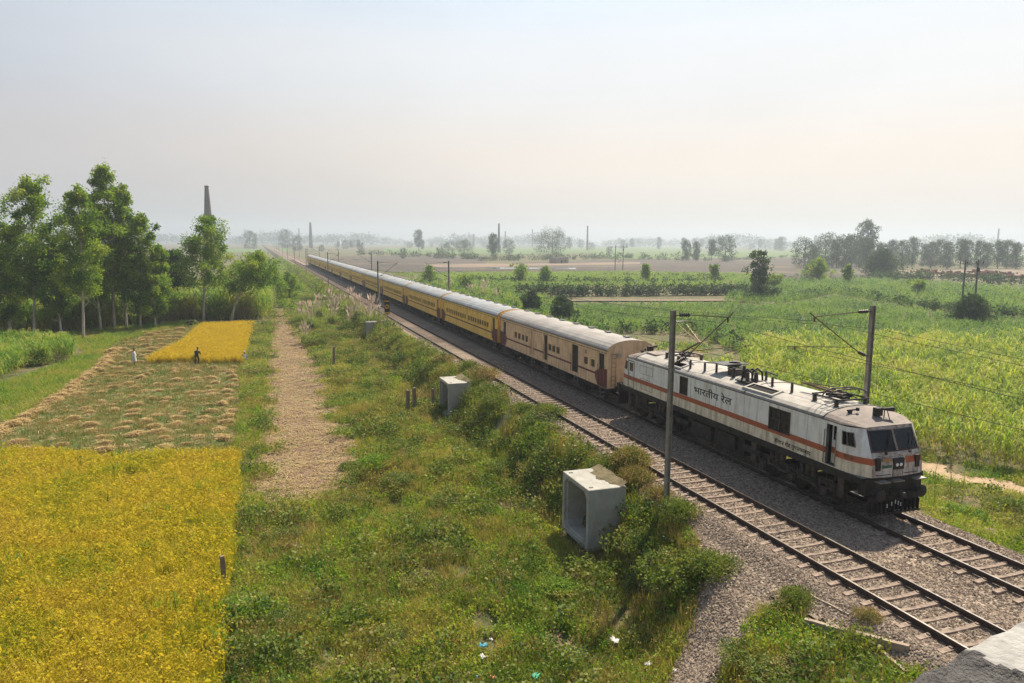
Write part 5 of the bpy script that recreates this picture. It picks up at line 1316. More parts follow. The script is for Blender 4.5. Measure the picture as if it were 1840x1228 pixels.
veg('young_cane_crop', YOUNG, 2.8, cane_y, L_cane2, 62, 'rows of young green cane across the middle field', None, z0=70, p=1.0, topz=1.6, smin=.8, smax=1.2, lean=.06)
BACK = [tuple(at(*q, -2.4))[:2] for q in ((1400, 546), (1300, 541), (1330, 505), (1570, 503), (1860, 520), (1860, 570), (1675, 553), (1500, 528))]
veg('far_cane_crop', BACK, 1.6, cane_y, L_cane2, 63, 'hazy rows of cane and grass behind the middle field', None, z0=90, p=1.15, topz=1.6, smin=.8, smax=1.7, lean=.06)
BRIGHT = [tuple(at(*q, -2.6))[:2] for q in ((840, 492), (1110, 490), (1350, 494), (1370, 503), (1300, 514), (860, 516), (790, 503), (700, 493))]
veg('bright_cane_crop', BRIGHT, 1.3, cane_y, leafmat('bright_crop', [(.16, .28, .03), (.25, .36, .045), (.33, .40, .06)], .4, .05, .2), 64, 'bright green crop strip beyond the dark hedge bank', None, z0=110, p=1.2, topz=2, smin=.9, smax=1.3, lean=.05)
veg('plant_tufts', RICE, .8, w_grass+w_leafy[:2], L_weed, 56, 'green weeds poking out of the near rice', None, z0=34, p=1, topz=1.2, smin=.9, smax=1.5, zoff=.62, mask=patchy(.5, .35, 11, lambda x, y, r: np.ones(len(x), bool)))
LC1 = [(-22.6, 77.5), (-22.3, 87), (-19.4, 90), (-20, 96), (-23.7, 102), (-36, 106), (-48, 92), (-32, 72)]
veg('left_cane_crop', LC1, 3.6, [moved(p, (0, 0, 0), 1.0) for p in cane_p], L_grass, 65, 'patch of cane at the left edge in front of the tall trees', None, z0=80, p=1, topz=2.6, smin=.85, smax=1.1)
LC2 = [(-17, 126), (-12, 130.5), (-1, 130.5), (1.2, 127), (2.2, 146), (2, 175), (-40, 175), (-60, 140), (-46, 116), (-30, 117), (-22, 121)]
veg('back_cane_crop', LC2, 3.0, [moved(p, (0, 0, 0), 2.0) for p in cane_p[:4]], L_grass, 66, 'tall dense cane behind the rice field', None, z0=110, p=1, topz=5, smin=.8, smax=1.1, lean=.05)
# strip beside the train on its far side
FARV = [(26, 62), (36, 62), (38, 86), (46, 92), (50, 110), (62, 150), (70, 210), (60, 235), (26, 235)]
veg('far_verge_weeds', FARV, 7, [moved(p, (0, 0, 0), 1.6) for p in w_leafy]+cane_y[:2], L_weed, 67, 'weeds and scrub beyond the train', None, z0=60, p=1.1, topz=1.2, smin=.8, smax=1.6)
veg('far_bank_weeds', [(14.7, 120), (14.7, 520), (4, 520), (-8, 330), (2, 160), (6, 146)], 7, [moved(p, (0, 0, 0), 1.7) for p in w_leafy], L_weed, 68, 'weeds on the distant bank left of the tracks', None, z0=90, p=1.1, topz=1.2, smin=.8, smax=1.9)
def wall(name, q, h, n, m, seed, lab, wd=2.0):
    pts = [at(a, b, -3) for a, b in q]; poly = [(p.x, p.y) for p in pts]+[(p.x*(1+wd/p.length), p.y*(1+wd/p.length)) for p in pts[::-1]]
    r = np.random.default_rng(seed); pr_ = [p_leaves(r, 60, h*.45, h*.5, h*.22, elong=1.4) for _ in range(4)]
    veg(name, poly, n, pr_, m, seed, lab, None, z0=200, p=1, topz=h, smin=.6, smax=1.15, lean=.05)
wall('hedge_bank', [(925, 534), (1100, 533), (1320, 531), (1400, 541)], 3.2, 1.2, L_dark, 71, 'long hedge bank behind the middle field, shade put into its dark leaves', 3)  # backlit face of the growth: its shade is put into the leaf colour
wall('hedge_row', [(1400, 546), (1500, 527), (1600, 545), (1680, 560), (1860, 576)], 2.4, .6, L_dark, 72, 'dark uneven hedge row crossing the right hand fields', 2.5)
wall('cane_front', [(1000, 603), (1130, 600), (1230, 602), (1300, 620), (1362, 642)], 1.9, .9, L_dark, 77, 'ragged front of the young cane behind the locomotive, shade put into dark leaves', 1.2)  # added strip of dark leaves that paints the cane's shaded side
wall('hedge_row', [(830, 509), (1000, 512), (1200, 512), (1300, 510)], 2.6, .5, L_dark, 73, 'scrub along the front of the bright green crop, shade put into dark leaves', 3)  # shade of the crop front painted with the dark leaf colour
wall('hedge_row', [(640, 458), (900, 469), (1280, 462)], 4.5, .14, L_dark, 74, 'hazy scrub line behind the bare fields', 8)
wall('hedge_row', [(1085, 499), (1300, 501), (1560, 503)], 1.8, .35, L_dark, 78, 'low scrub strip along the near side of the brown field', 4)
wall('hedge_row', [(860, 470), (1100, 466), (1290, 470)], 3.0, .14, L_dark, 79, 'thin hazy hedge below the small shed', 6)
wall('hedge_row', [(1560, 506), (1700, 505), (1860, 516)], 4.0, .3, L_dark, 75, 'dark scrub in front of the brick stacks', 6)
wall('hedge_row', [(1300, 470), (1430, 463), (1600, 478), (1860, 481)], 3.0, .2, L_dark, 76, 'hazy scrub line behind the brick stacks', 6)
# ================================================================== TREES
M['bark_pale'] = mat('bark_pale', (.60, .52, .43), (.36, .29, .23), .85, nscale=2.5, mixpos=(.4, .6), stretch=(1, 1, .3))
M['bark'] = mat('bark', (.13, .095, .07), (.08, .06, .045), .9, nscale=3, stretch=(1, 1, .3), bump=.4)
L_euc = leafmat('tree_leaf', [(.06, .13, .022), (.12, .21, .03), (.21, .31, .04), (.32, .39, .055), (.37, .40, .08)], .44, .25, .3)
L_euc_d = leafmat('tree_leaf_dark', [(0.023, 0.052, 0.021), (0.040, 0.081, 0.025), (0.069, 0.115, 0.034), (0.103, 0.144, 0.040)], .25, .25, .3)
L_far = leafmat('tree_leaf_far', [(0.034, 0.063, 0.023), (0.057, 0.098, 0.032), (0.086, 0.127, 0.040)], .22, .2, .25)
def make_tree(name, base, H, R, crown0, seed, leafm, barkm, lab, nclump=60, nleaf=110, leaf=.22, lean=(0, 0), trunk=.16, prof=None, cat='tree', group=None, squash=1.0, bend=0., crk=1.0, rag=.25):
    r = np.random.default_rng(seed); root = empty(name, base, 0, lab, cat, group)
    def axis(t): # t 0..1 up the trunk
        return np.array([lean[0]*t**1.3+bend*math.sin(t*3.0), lean[1]*t**1.3, H*.93*t])
    ps = [axis(t)-(np.array([0, 0, .3]) if t == 0 else 0) for t in np.linspace(0, 1, 9)]
    tb = MB(); tb.path(ps, [trunk*(1-.85*t)+.015 for t in np.linspace(0, 1, 9)], 8)
    parts = []; prof = prof or (lambda u: math.sin(math.pi*min(1, max(0, .12+.83*u)))**.75*(1.1-.42*u))
    for i in range(nclump):
        u = ((i+.5)/nclump+r.normal(0, .03)); u = min(1, max(0, u)); h = crown0+(1-crown0)*u; a = i*2.39996+r.normal(0, .4)
        rad = R*prof(u)*math.sqrt(r.uniform(.08, 1))*(1+rag*r.normal(0, .5)+(rag*.6 if i % 7 == 0 else 0)); c = axis(min(1, h))+np.array([math.cos(a)*rad, math.sin(a)*rad, r.normal(0, .02)*H])
        if c[2] > H*.985: c[2] = H*.985
        cr = R*r.uniform(.20, .36)*(1.15-.45*u)*crk
        p = p_leaves(r, int(nleaf*r.uniform(.6, 1.2)), cr*1.15, cr*.95*squash, leaf, zc=0, elong=2.1, ex=.6); hue = r.uniform(-.3, .3)
        parts.append((p[0]+c, p[1], np.clip(p[2]*.6+.2+hue, 0, 1)))
        if i % 2 == 0:
            s = axis(max(.12, h-.10-.25*rad/H)); mid = (s+c)/2+np.array([0, 0, -.02*H]); tb.path([s, mid, c], [trunk*.34*(1-.6*u), trunk*.22*(1-.6*u), .02], 5)
    hc = H*(1-crown0)/2; f_ = p_leaves(r, nclump*26, R*.78, hc*.92, leaf, zc=0, elong=2.1, ex=.6); fc = axis((1+crown0)/2); parts.append((f_[0]+np.array([fc[0], fc[1], H*crown0+hc]), f_[1], f_[2]))
    tb.build('trunk', barkm, root); V, T, Rn = merge(parts)
    link_mesh('crown', tri_mesh('crown', V, T, leafm, Rn), root)
    return root
tall = lambda u: (.35+.9*math.sin(math.pi*min(1, u*.95+.03)))*(1.05-.55*u)
TR = [ # px base x, py base, H, R, crown0, kind, label
 (-30, 606, 20.5, 4.0, .34, 0, 'tall tree cut by the left edge of the view'),
 (20, 606, 15.5, 3.4, .25, 1, 'middle height tree between the left edge tree and the broad pale trunked one'),
 (62, 608, 21.8, 4.2, .42, 0, 'broad topped tree with a bare pale trunk, first tall one from the left edge'),
 (112, 606, 13.5, 3.0, .3, 1, 'shorter tree in the gap right of the broad topped tree'),
 (150, 610, 20.5, 3.3, .38, 2, 'tree with the brightest white trunk at the front of the grove'),
 (182, 596, 19.0, 3.2, .33, 2, 'leafy tree just right of the white trunked tree'),
 (206, 592, 24.8, 3.6, .34, 0, 'tallest tree of the left hand grove'),
 (228, 590, 21.5, 3.3, .30, 2, 'tree close right of the tallest, with a pair of pale stems'),
 (252, 592, 17.5, 3.2, .28, 0, 'round shouldered tree on the right slope of the grove'),
 (280, 590, 12.2, 2.9, .25, 2, 'lowest yellow-green tree at the right end of the grove')]
for i, (px, py, H, R, c0, k, lab) in enumerate(TR):
    p = at(px, py, -3.0)
    make_tree('eucalyptus_tree', (p.x, p.y, -3.0), H*1.03, R*.88, c0-.07, 100+i, L_euc, M['bark_pale'], lab, nclump=int(28+H*2.5), nleaf=250, leaf=.26, crk=.95, rag=.55,
              lean=(((-.6, .8, .9, -.4, .5, .2, -.5, .6, 1.0, 1.0)[i]), 0), trunk=.09+.004*H, group='tall pale trunked trees of the left hand grove', bend=.25*(-1)**i)
p = at(366, 577, -3); make_tree('eucalyptus_tree', (p.x, p.y, -3), 17.9, 3.9, .36, 140, L_euc, M['bark_pale'], 'lone tree in front of the big chimney at the back of the ripe rice', nclump=70, nleaf=240, leaf=.26, rag=.5, lean=(1.5, 0), trunk=.20)
p = at(415, 577, -3); make_tree('eucalyptus_tree', (p.x, p.y, -3), 11.6, 3.6, .46, 141, L_euc, M['bark_pale'], 'leaning tree with a curved white trunk right of the ripe rice', nclump=60, nleaf=200, leaf=.26, rag=.5, lean=(5.0, 0), trunk=.19)
for i, (px, py, H, R, lab) in enumerate([(95, 585, 12, 4.4, 'dark bushy tree behind the broad topped tree'), (175, 580, 11.5, 4.2, 'dark bushy tree behind the white trunked tree'), (318, 568, 11.8, 3.9, 'dark blue-green tree behind the gap left of the lone tree'), (-10, 585, 12, 4.4, 'dark bushy tree at the left edge behind the cane'), (240, 570, 10.5, 4., 'dark tree behind the middle of the grove')]):
    p = at(px, py, -3); make_tree('dark_tree', (p.x, p.y, -3.), H, R, .08, 160+i, L_euc_d, M['bark'], lab, nclump=80, nleaf=170, leaf=.36, group='dark trees behind the left hand grove')
for i, (px, py, H, R, lab) in enumerate([(492, 552, 8.6, 2.9, 'small tree right of the leaning tree above the end of the straw strip'), (520, 540, 6.4, 2.8, 'low round tree at the far right end of the straw strip'), (455, 545, 6.5, 3.2, 'bushy tree behind the leaning tree'), (430, 520, 8.0, 3.8, 'brownish bushy tree left of the far masts'), (470, 500, 8.0, 4.5, 'hazy bushy tree below the row of far masts')]):
    p = at(px, py, -3); make_tree('small_tree', (p.x, p.y, -3.), H, R, .10, 180+i, L_euc, M['bark'], lab, nclump=46, nleaf=100, leaf=.28)
RT = [(1362, 539, 12.0, 2.3, .0, 'slim upright tree with a top heavy crown right of the middle field'), (1468, 508, 8.5, 4.2, .15, 'light green bushy tree between the slim tree and the dark tree'),
      (1582, 497, 11.0, 7.5, .05, 'broad dark tree at the edge of the brown ploughed field'), (1522, 512, 6.8, 2.2, .2, 'small pale green tree left of the broad dark tree'), (1283, 508, 6.5, 2.0, .2, 'thin sapling at the right end of the bright crop'),
      (955, 566, 4.4, 2.0, .05, 'round dark bush tree right behind the carriage roofs'), (1010, 580, 4.4, 2.6, .02, 'wide dark bush tree right of the round one behind the carriages'),
      (772, 512, 6.0, 3.4, .05, 'bushy tree behind the train left of the right hand mast'), (838, 522, 4.5, 3., .05, 'green bush tree behind the train between the two masts'), (935, 510, 6.8, 3.2, .1, 'leafy tree at the left end of the bright crop'), (980, 512, 5.8, 2.4, .1, 'dark leafy tree in front of the bright crop'),
      (1160, 508, 6.4, 2.2, .25, 'thin tree in the middle of the bright crop'), (1650, 530, 4.2, 2.2, .1, 'small bush tree in the far cane left of the pylon'), (1390, 520, 4.5, 3., .1, 'leafy clump between the slim tree and the light green tree')]
for i, (px, py, H, R, c0, lab) in enumerate(RT):
    p = at(px, py, -3); d = p.length
    make_tree('field_tree', (p.x, p.y, -3.), H, R, c0, 200+i, L_euc_d if i in (2, 5, 6, 0) else L_euc, M['bark'], lab, nclump=(40 if i in (0, 1, 5, 6) else 90 if i == 2 else 24), nleaf=(80 if i in (0, 1, 2, 5, 6) else 46), leaf=.22+d*.0012, crk=(1.45 if i == 0 else 1.25 if i == 2 else 1.15), rag=.7, prof=((lambda u: .40+.70*math.sin(math.pi*.92*u**1.8)) if i == 0 else None if i in (1, 2, 5, 6) else (lambda u, i=i: .55+.4*math.sin(u*7+i*1.7))))
# creeper covered pole foot
p = at(1745, 582, -3)
make_tree('creeper_mound', (p.x, p.y, -3.), 4.7, 3.5, .0, 230, L_dark, M['bark'], 'dark creeper mound at the foot of the double pole', nclump=90, nleaf=110, leaf=.30, prof=lambda u: (1-u)**.5, cat='bush', squash=1.2)

# ---- distant trees, shared meshes
def far_mesh(kind, seed):
    r = np.random.default_rng(seed); parts = []; H = 1.0
    R = {'round': .42, 'tall': .20, 'spread': .62, 'ragged': .30}[kind]; c0 = {'round': .10, 'tall': .12, 'spread': .16, 'ragged': .28}[kind]; n = 44
    for i in range(n):
        u = (i+.5)/n; h = c0+(1-c0)*u; a = i*2.4+r.normal(0, .5)
        f = {'round': math.sin(math.pi*(.1+.8*u))**.6, 'tall': (math.sin(math.pi*(.08+.86*u)))**.5, 'spread': math.sin(math.pi*(.15+.75*u))**.7, 'ragged': r.uniform(.3, 1.2)*math.sin(math.pi*(.1+.8*u))}[kind]
        rad = R*f*math.sqrt(r.uniform(.1, 1)); cr = R*r.uniform(.24, .40) if kind != 'tall' else R*.5
        p = p_leaves(r, 85, cr, cr*.75, .036, zc=0, elong=1.6); parts.append((p[0]+np.array([math.cos(a)*rad, math.sin(a)*rad, h-cr*.5]), p[1], p[2]))
    V, T, Rn = merge(parts); k = len(V)
    m = MB(); m.path([(0, 0, -.02), (.01, 0, .3), (0, .01, .75)], [.022, .018, .008], 5)
    for q in range(5):
        a = q*1.3; m.path([(0, 0, .25+.08*q), (R*.5*math.cos(a), R*.5*math.sin(a), .42+.08*q)], [.010, .005], 4)
    tv = np.array(m.v); tt = []
    for f in m.f:
        for j in range(1, len(f)-1): tt.append((f[0], f[j], f[j+1]))
    me = tri_mesh('far_tree', np.concatenate([V, tv]), np.concatenate([T, np.array(tt)+k]), L_far, np.concatenate([Rn, np.zeros(len(tv))]))
    me.materials.append(M['bark']); mi = np.zeros(len(T)+len(tt), np.int32); mi[len(T):] = 1; me.polygons.foreach_set('material_index', mi)
    return me
FM = {k: [far_mesh(k, 300+10*i+j) for j in range(2)] for i, k in enumerate(('round', 'tall', 'spread', 'ragged'))}
def far_tree(px, top, D, kind, lab, group=None, i=0, base=-3.):
    """stands at distance D (along the view) under picture column px, reaching picture row top"""
    d = ray(px, top); t = D/F_PX; p = Vector((0, 0, CAM_Z))+d*t; H = p.z-base
    o = link_mesh('distant_tree', FM[kind][i % 2]); o.location = (p.x, p.y, base); o.scale = (H, H, H*1.02); o.rotation_euler = (0, 0, i*1.7)
    return tag(o, lab, 'tree', group)
SPEC = [(448, 414, 1100, 'round', 'pale round tree at the far left of the horizon'), (512, 412, 1250, 'round', 'broad pale tree left of the tall thin chimney'), (534, 424, 1000, 'round', 'small round tree just left of the tall thin chimney'),
        (752, 413, 1000, 'ragged', 'tall dark round headed tree above the middle of the train'), (993, 409, 680, 'spread', 'huge spreading tree on the horizon right of centre'), (886, 420, 600, 'ragged', 'narrow tree beside the chimney left of the spreading tree'),
        (1305, 423, 540, 'round', 'dark round tree alone at the left end of the ploughed field'), (1560, 396, 470, 'ragged', 'tallest feathery tree above the poplar row'), (578, 440, 900, 'round', 'low dark bush tree right of the tall thin chimney'),
        (648, 436, 900, 'round', 'small round tree above the pink ploughed field'), (724, 446, 560, 'round', 'small bush at the right end of the pink ploughed field'), (790, 445, 560, 'round', 'dark bush tree left of the right hand mast behind the train'),
        (806, 432, 760, 'spread', 'broad low tree right of the right hand mast'), (835, 430, 760, 'spread', 'broad tree joining the one right of the mast'), (1235, 432, 560, 'tall', 'first slim tree left of the lone dark round tree'), (1252, 434, 560, 'tall', 'second slim tree left of the lone dark round tree'), (1280, 430, 580, 'ragged', 'thin tree touching the lone dark round tree'),
        (1095, 443, 800, 'round', 'small hazy tree left of the near double pole'), (888, 452, 520, 'round', 'dark bush below the narrow tree by the chimney'), (915, 430, 800, 'round', 'hazy tree between the chimney and the spreading tree')]
for i, (px, top, D, k, lab) in enumerate(SPEC): far_tree(px, top, D, k, lab, None, i)
rr = random.Random(12); xs = []
x = 1448
while x < 1850: xs.append(x); x += rr.uniform(11, 25)
ORD = ['first', 'second', 'third', 'fourth', 'fifth', 'sixth', 'seventh', 'eighth', 'ninth', 'tenth', 'eleventh', 'twelfth', 'thirteenth', 'fourteenth', 'fifteenth', 'sixteenth', 'seventeenth', 'eighteenth', 'nineteenth', 'twentieth']
def ordn(n): return ORD[n] if n < 20 else ('twenty '+ORD[n-20] if n < 29 else ('thirtieth' if n == 29 else 'thirty '+ORD[n-30] if n < 39 else 'fortieth' if n == 39 else 'forty '+ORD[n-40] if n < 49 else 'fiftieth' if n == 49 else 'fifty '+ORD[n-50]))
for i, x in enumerate(xs):
    far_tree(x, 433+rr.uniform(-7, 6)+(-9 if 1480 < x < 1535 else 0), 430+rr.uniform(-30, 30), 'tall' if x > 1530 and i % 4 else ('round' if x < 1530 else 'ragged'), '%s tree from the left in the dark poplar row on the right' % ordn(i), 'poplar row on the right', i)
xs = sorted([rr.uniform(600, 1440) for _ in range(46)])
for i, x in enumerate(xs):
    far_tree(x, 432+rr.uniform(-8, 6), rr.uniform(1200, 1900), rr.choice(['round', 'tall', 'ragged', 'spread']), '%s tree from the left in the pale hazy tree line' % ordn(i), 'pale hazy tree line', i)
# the farthest wood reads as one mass
r = np.random.default_rng(77); ang = np.linspace(YAW-.68, YAW+.68, 520)+r.normal(0, .003, 520); D = 2300+500*r.random(520)
hh = 1.9*(12+7*(np.sin(ang*23)+np.sin(ang*51+1)+1)*.6+r.uniform(-2, 3, 520)); hh = np.clip(hh, 14, 50)
Pw = np.stack([np.sin(ang)*D, np.cos(ang)*D, np.full(520, -3.)], 1)
pr_ = [p_leaves(r, 90, .62, .5, .16, elong=1.5) for _ in range(5)]
V, T, Rn = scatter(Pw, pr_, r, 1, 1, 0, hh, .3)
tag(link_mesh('far_wood', tri_mesh('far_wood', V, T, L_far, Rn)), 'faint blue tree masses along the horizon', None, None, 'stuff')

# ================================================================== SHRUBS ON THE BANK
def shrub_proto(seed, n, leaf, m, stemm, dry=0):
    r = np.random.default_rng(seed); parts = []
    for i in range(26):
        a = i*2.4; rad = .78*math.sqrt((i+.5)/26); z = .62*math.sqrt(max(0, 1-rad**2))+r.normal(0, .06)
        cr = r.uniform(.20, .34); p = p_leaves(r, n//26, cr, cr*.8, leaf, zc=0, elong=1.7); hue = r.uniform(-.25, .25)
        parts.append((p[0]+np.array([math.cos(a)*rad, math.sin(a)*rad, max(.12, z*.8)]), p[1], np.clip(p[2]*.6+.2+hue, 0, 1)))
    if dry: parts.append(p_blades(r, 60, 1.0, .03, lean=.6, spread=.3, segs=2))
    b = MB(); rr_ = random.Random(seed)
    for k in range(9):
        a = rr_.uniform(0, 6.28); b.path([(0, 0, -.1), (.25*math.cos(a), .25*math.sin(a), .25), (.6*math.cos(a), .6*math.sin(a), .6)], [.03, .02, .008], 4)
    return merge(parts), b, m, stemm
def shrub_mesh(pb):
    (V, T, Rn), b, m, st = pb; me = tri_mesh('foliage', V, T, m, Rn); bo = bpy.data.meshes.new('stem'); bo.from_pydata(b.v, [], b.f); bo.materials.append(st); return me, bo
SP = [shrub_mesh(shrub_proto(400+i, 3400, .075, L_bush, M['bark'], 0)) for i in range(4)]+[shrub_mesh(shrub_proto(410+i, 2600, .075, L_dry, M['bark'], 1)) for i in range(2)]+[shrub_mesh(shrub_proto(415, 3000, .10, L_grass, M['bark'], 1))]
def shrub(px, py, r_, h_, k, lab, zg=-2.0, cat='shrub'):
    p = at(px, py, zg)
    for _ in range(6): p = at(px, py, float(zt(p.x, p.y))+.1)
    root = empty('shrub', (p.x, p.y, float(zt(p.x, p.y))), (px*13 % 628)/100., lab, cat, 'bushes on the railway bank'); root.scale = (r_, r_, h_)
    f, s = SP[k]; link_mesh('foliage', f, root); link_mesh('stem', s, root)
SH = [(1128, 925, .95, 1.35, 1, 'dark bush hugging the right end of the nearest culvert'), (1180, 900, .8, 1.0, 5, 'dry bush between the nearest culvert and the near mast'), (1135, 870, .9, 1.2, 4, 'brown tipped bush at the back right corner of the nearest culvert'), (845, 725, .9, 1.3, 1, 'dark bush hugging the right end of the middle culvert'), (1215, 1060, 1.7, 1.7, 0, 'largest dark green bush beside the gravel, below the near mast'), (1165, 1010, 1.2, 1.3, 1, 'green bush at the left side of the largest bush'), (1280, 1030, 1.1, 1.2, 2, 'bush at the ballast edge right of the largest bush'), (1215, 975, 1.0, 1.4, 3, 'upright green bush right at the foot of the near mast'),
      (1130, 900, 1.2, 1.5, 4, 'brownish bush against the right side of the nearest culvert'), (1085, 850, 1.1, 1.3, 0, 'green bush growing over the top of the nearest culvert'), (1145, 960, .9, 1.0, 5, 'dry brown bush under the right corner of the nearest culvert'), (1040, 830, 1.0, 1.1, 1, 'bush behind the nearest culvert'),
      (985, 815, 1.2, 1.2, 2, 'dark bush on the slope left behind the nearest culvert'), (935, 800, 1.1, 1.1, 3, 'rounded bush halfway between the two nearer culverts'), (960, 880, 1.2, .9, 0, 'wide low bush left of the nearest culvert'), (900, 850, 1.0, .9, 1, 'small bush left on the lower slope by the nearest culvert'),
      (870, 740, 1.5, 1.5, 4, 'brown tinged bush right of the middle culvert'), (850, 700, 1.2, 1.3, 0, 'green bush behind the middle culvert at the ballast edge'), (890, 775, 1.2, 1.1, 2, 'bush below the earth patch by the middle culvert'), (795, 775, 1.3, .9, 1, 'low dark bush in front of the middle culvert'),
      (760, 690, 1.6, 1.2, 4, 'dry brown bush on the slope between the middle and farthest culverts'), (730, 655, 1.7, 1.5, 1, 'dark bush on the slope near the farthest culvert'), (695, 650, 2.0, 1.6, 0, 'big round dark bush in front of the farthest culvert'), (800, 670, 1.2, 1.0, 5, 'dry bush at the ballast edge beyond the middle culvert'),
      (640, 650, 1.2, 1.1, 2, 'small dark bush near the lone slim stone post'), (680, 840, 1.2, 1.1, 6, 'pale flowering bush at the right edge of the straw strip'), (720, 870, 1.2, 1.0, 2, 'green bush right of the pale flowering bush'), (630, 840, .8, .6, 1, 'low bush at the straw strip corner'),
      (570, 620, 2.0, 1.6, 1, 'dark bush at the right edge of the far straw strip'), (600, 610, 2.0, 1.5, 2, 'bush under the pink plumed grass'), (545, 590, 1.8, 1.5, 3, 'bush left of the plumed grass'), (560, 545, 3.0, 2.6, 1, 'dark bush beyond the plumed grass'),
      (1430, 1080, .62, .75, 2, 'small dark bush alone at the edge of the gravel'), (1560, 1108, .5, .45, 4, 'small bush between the two concrete beams'), (1450, 1200, .9, .5, 4, 'low tangled bush left of the long beam'), (1340, 1185, .9, .7, 1, 'green bush at the bottom right of the gravel tongue'), (1410, 1225, 1.2, .7, 0, 'low green bush at the bottom edge right of the gravel'),
      (430, 1110, 1.1, .9, 6, 'broad leaved bush beside the near rice and the small dark post'), (520, 1120, .9, .7, 0, 'low green bush right of the small dark post'), (520, 960, 1.0, .6, 1, 'low dark bush below the straw strip'), (1060, 1000, 1.1, .8, 4, 'dry scrub at the foot of the nearest culvert'), (700, 1150, .9, .6, 1, 'small dark bush in the weeds near the bottom edge'),
      (1730, 930, 1.1, .8, 6, 'bush on the far side of the tracks ahead of the locomotive'), (1800, 905, .9, .6, 0, 'dark bush beside the footpath at the right edge'), (620, 900, .9, .6, 1, 'low bush at the bottom right corner of the straw strip'), (60, 655, 2.2, 1.7, 0, 'leafy climber bush at the tip of the left cane patch'), (800, 900, 1., .6, 3, 'low bush in the middle of the weedy slope'), (1010, 1060, .9, .6, 6, 'yellowish low bush below the nearest culvert')]
for q in SH: shrub(*q)

# ================================================================== PLUMED GRASS
M['plume'] = leafmat('plume', [(.50, .40, .34), (.62, .52, .45), (.70, .61, .53)], .45, .5, .2, tint=(1, .95, .9))
def kans(seed):
    r = np.random.default_rng(seed); lv = p_blades(r, 210, 2.3, .045, lean=.75, spread=.30, segs=4, droop=.75); V = []; T = []; Rn = []
    for k in range(24):
        a = r.uniform(0, 6.28); h = r.uniform(2.3, 3.7); ln = r.uniform(.1, .9); b_ = r.normal(0, .25, 2); d = np.array([math.cos(a), math.sin(a)])
        top = np.array([b_[0]+d[0]*ln, b_[1]+d[1]*ln, h]); bot = np.array([b_[0]+d[0]*ln*.55, b_[1]+d[1]*ln*.55, h*.78]); foot = np.array([b_[0], b_[1], 0]); rnd_ = r.random()
        for (p, q, w) in ((foot, bot, .012), (bot, top, .10)):
            for tw in (0, 1.57):
                s = np.array([math.cos(a+tw), math.sin(a+tw), 0])*w; o = len(V); m_ = (p+q)/2
                if w > .05: V += [p, m_-s, q, m_+s]
                else: V += [p-s, q-s, q+s, p+s]
                T += [(o, o+1, o+2), (o, o+2, o+3)]; Rn += [rnd_]*4
    return tri_mesh('leaves', *lv[:2], L_grass, lv[2]), tri_mesh('plumes', np.array(V), np.array(T), M['plume'], np.array(Rn))
KM = [kans(500+i) for i in range(3)]
KP = [(540, 575), (560, 590), (548, 610), (575, 570), (598, 580), (612, 562), (630, 555), (645, 568), (660, 560), (668, 570), (628, 585), (640, 588), (595, 555), (808, 520), (845, 530), (868, 535), (890, 540)]
for i, (px, py) in enumerate(KP):
    zg = -2.4 if px < 700 else -2.6; p = at(px, py, zg); z = float(zt(p.x, p.y))
    if p.x > 14.2 and px < 700: p = p*(14.0/p.x); z = float(zt(p.x, p.y))
    side = 'left of the tracks' if px < 700 else 'behind the train'; n = i if px < 700 else i-13
    root = empty('plumed_grass', (p.x, p.y, z), i*1.1, 'clump of tall grass with pinkish plumes %s, number %s listed from the left' % (side, ORD[n]), 'tall grass', 'plumed grass clumps '+side)
    a, b_ = KM[i % 3]; link_mesh('leaves', a, root); link_mesh('plumes', b_, root)
    s = 1.1+.25*math.sin(i*2.2); root.scale = (s, s, s)
_k = sorted([o for o in COL.objects if o.name.startswith('plumed_grass')], key=lambda o: prj([tuple(o.location)])[0][0])
for side in ('left of the tracks', 'behind the train'):
    for n, o in enumerate([o for o in _k if side in o['label']]): o['label'] = '%s clump from the left of tall pink plumed grass %s' % (ORD[n], side)

# ================================================================== STRAW HEAPS
L_heap = leafmat('heap_straw', [(.40, .25, .10), (.56, .40, .18), (.66, .50, .26), (.50, .34, .14)], .25, .6, .3, tint=(1, 1, .8))
def heap(seed):
    r = np.random.default_rng(seed); V = []; T = []; Rn = []; a0 = 0
    for k in range(230):
        t = r.uniform(-1, 1); a = r.normal(0, .55)+(0.8*t if seed % 2 else -.5*t); L = r.uniform(.35, .9); c = np.array([t*.45, r.normal(0, .22), 0]); c[2] = .34*max(0, 1-(t*.8)**2)*max(0, 1-(c[1]/.4)**2)*r.uniform(.5, 1)+.03
        d = np.array([math.cos(a), math.sin(a), r.normal(0, .16)])*L/2; w = np.array([-d[1], d[0], 0])/L*.035; o = len(V); rn = r.random()
        V += [c-d-w, c-d+w, c+d+w*.5, c+d-w*.5]; T += [(o, o+1, o+2), (o, o+2, o+3)]; Rn += [rn]*4
    # solid core so that no ground shows through
    n = 10; o = len(V)
    for i in range(n): 
        a = 6.283*i/n; V.append(np.array([.38*math.cos(a), .20*math.sin(a), .0]))
    for i in range(n):
        a = 6.283*i/n; V.append(np.array([.20*math.cos(a), .10*math.sin(a), .15]))
    V.append(np.array([0, 0, .20]))
    for i in range(n):
        j = (i+1) % n; T += [(o+i, o+j, o+n+j), (o+i, o+n+j, o+n+i), (o+n+i, o+n+j, o+2*n)]
    Rn += [.15]*(2*n+1)
    return tri_mesh('straw_heap', np.array(V), np.array(T), L_heap, np.array(Rn))
HM = [heap(600+i) for i in range(6)]; rr = random.Random(5); cnt = 0
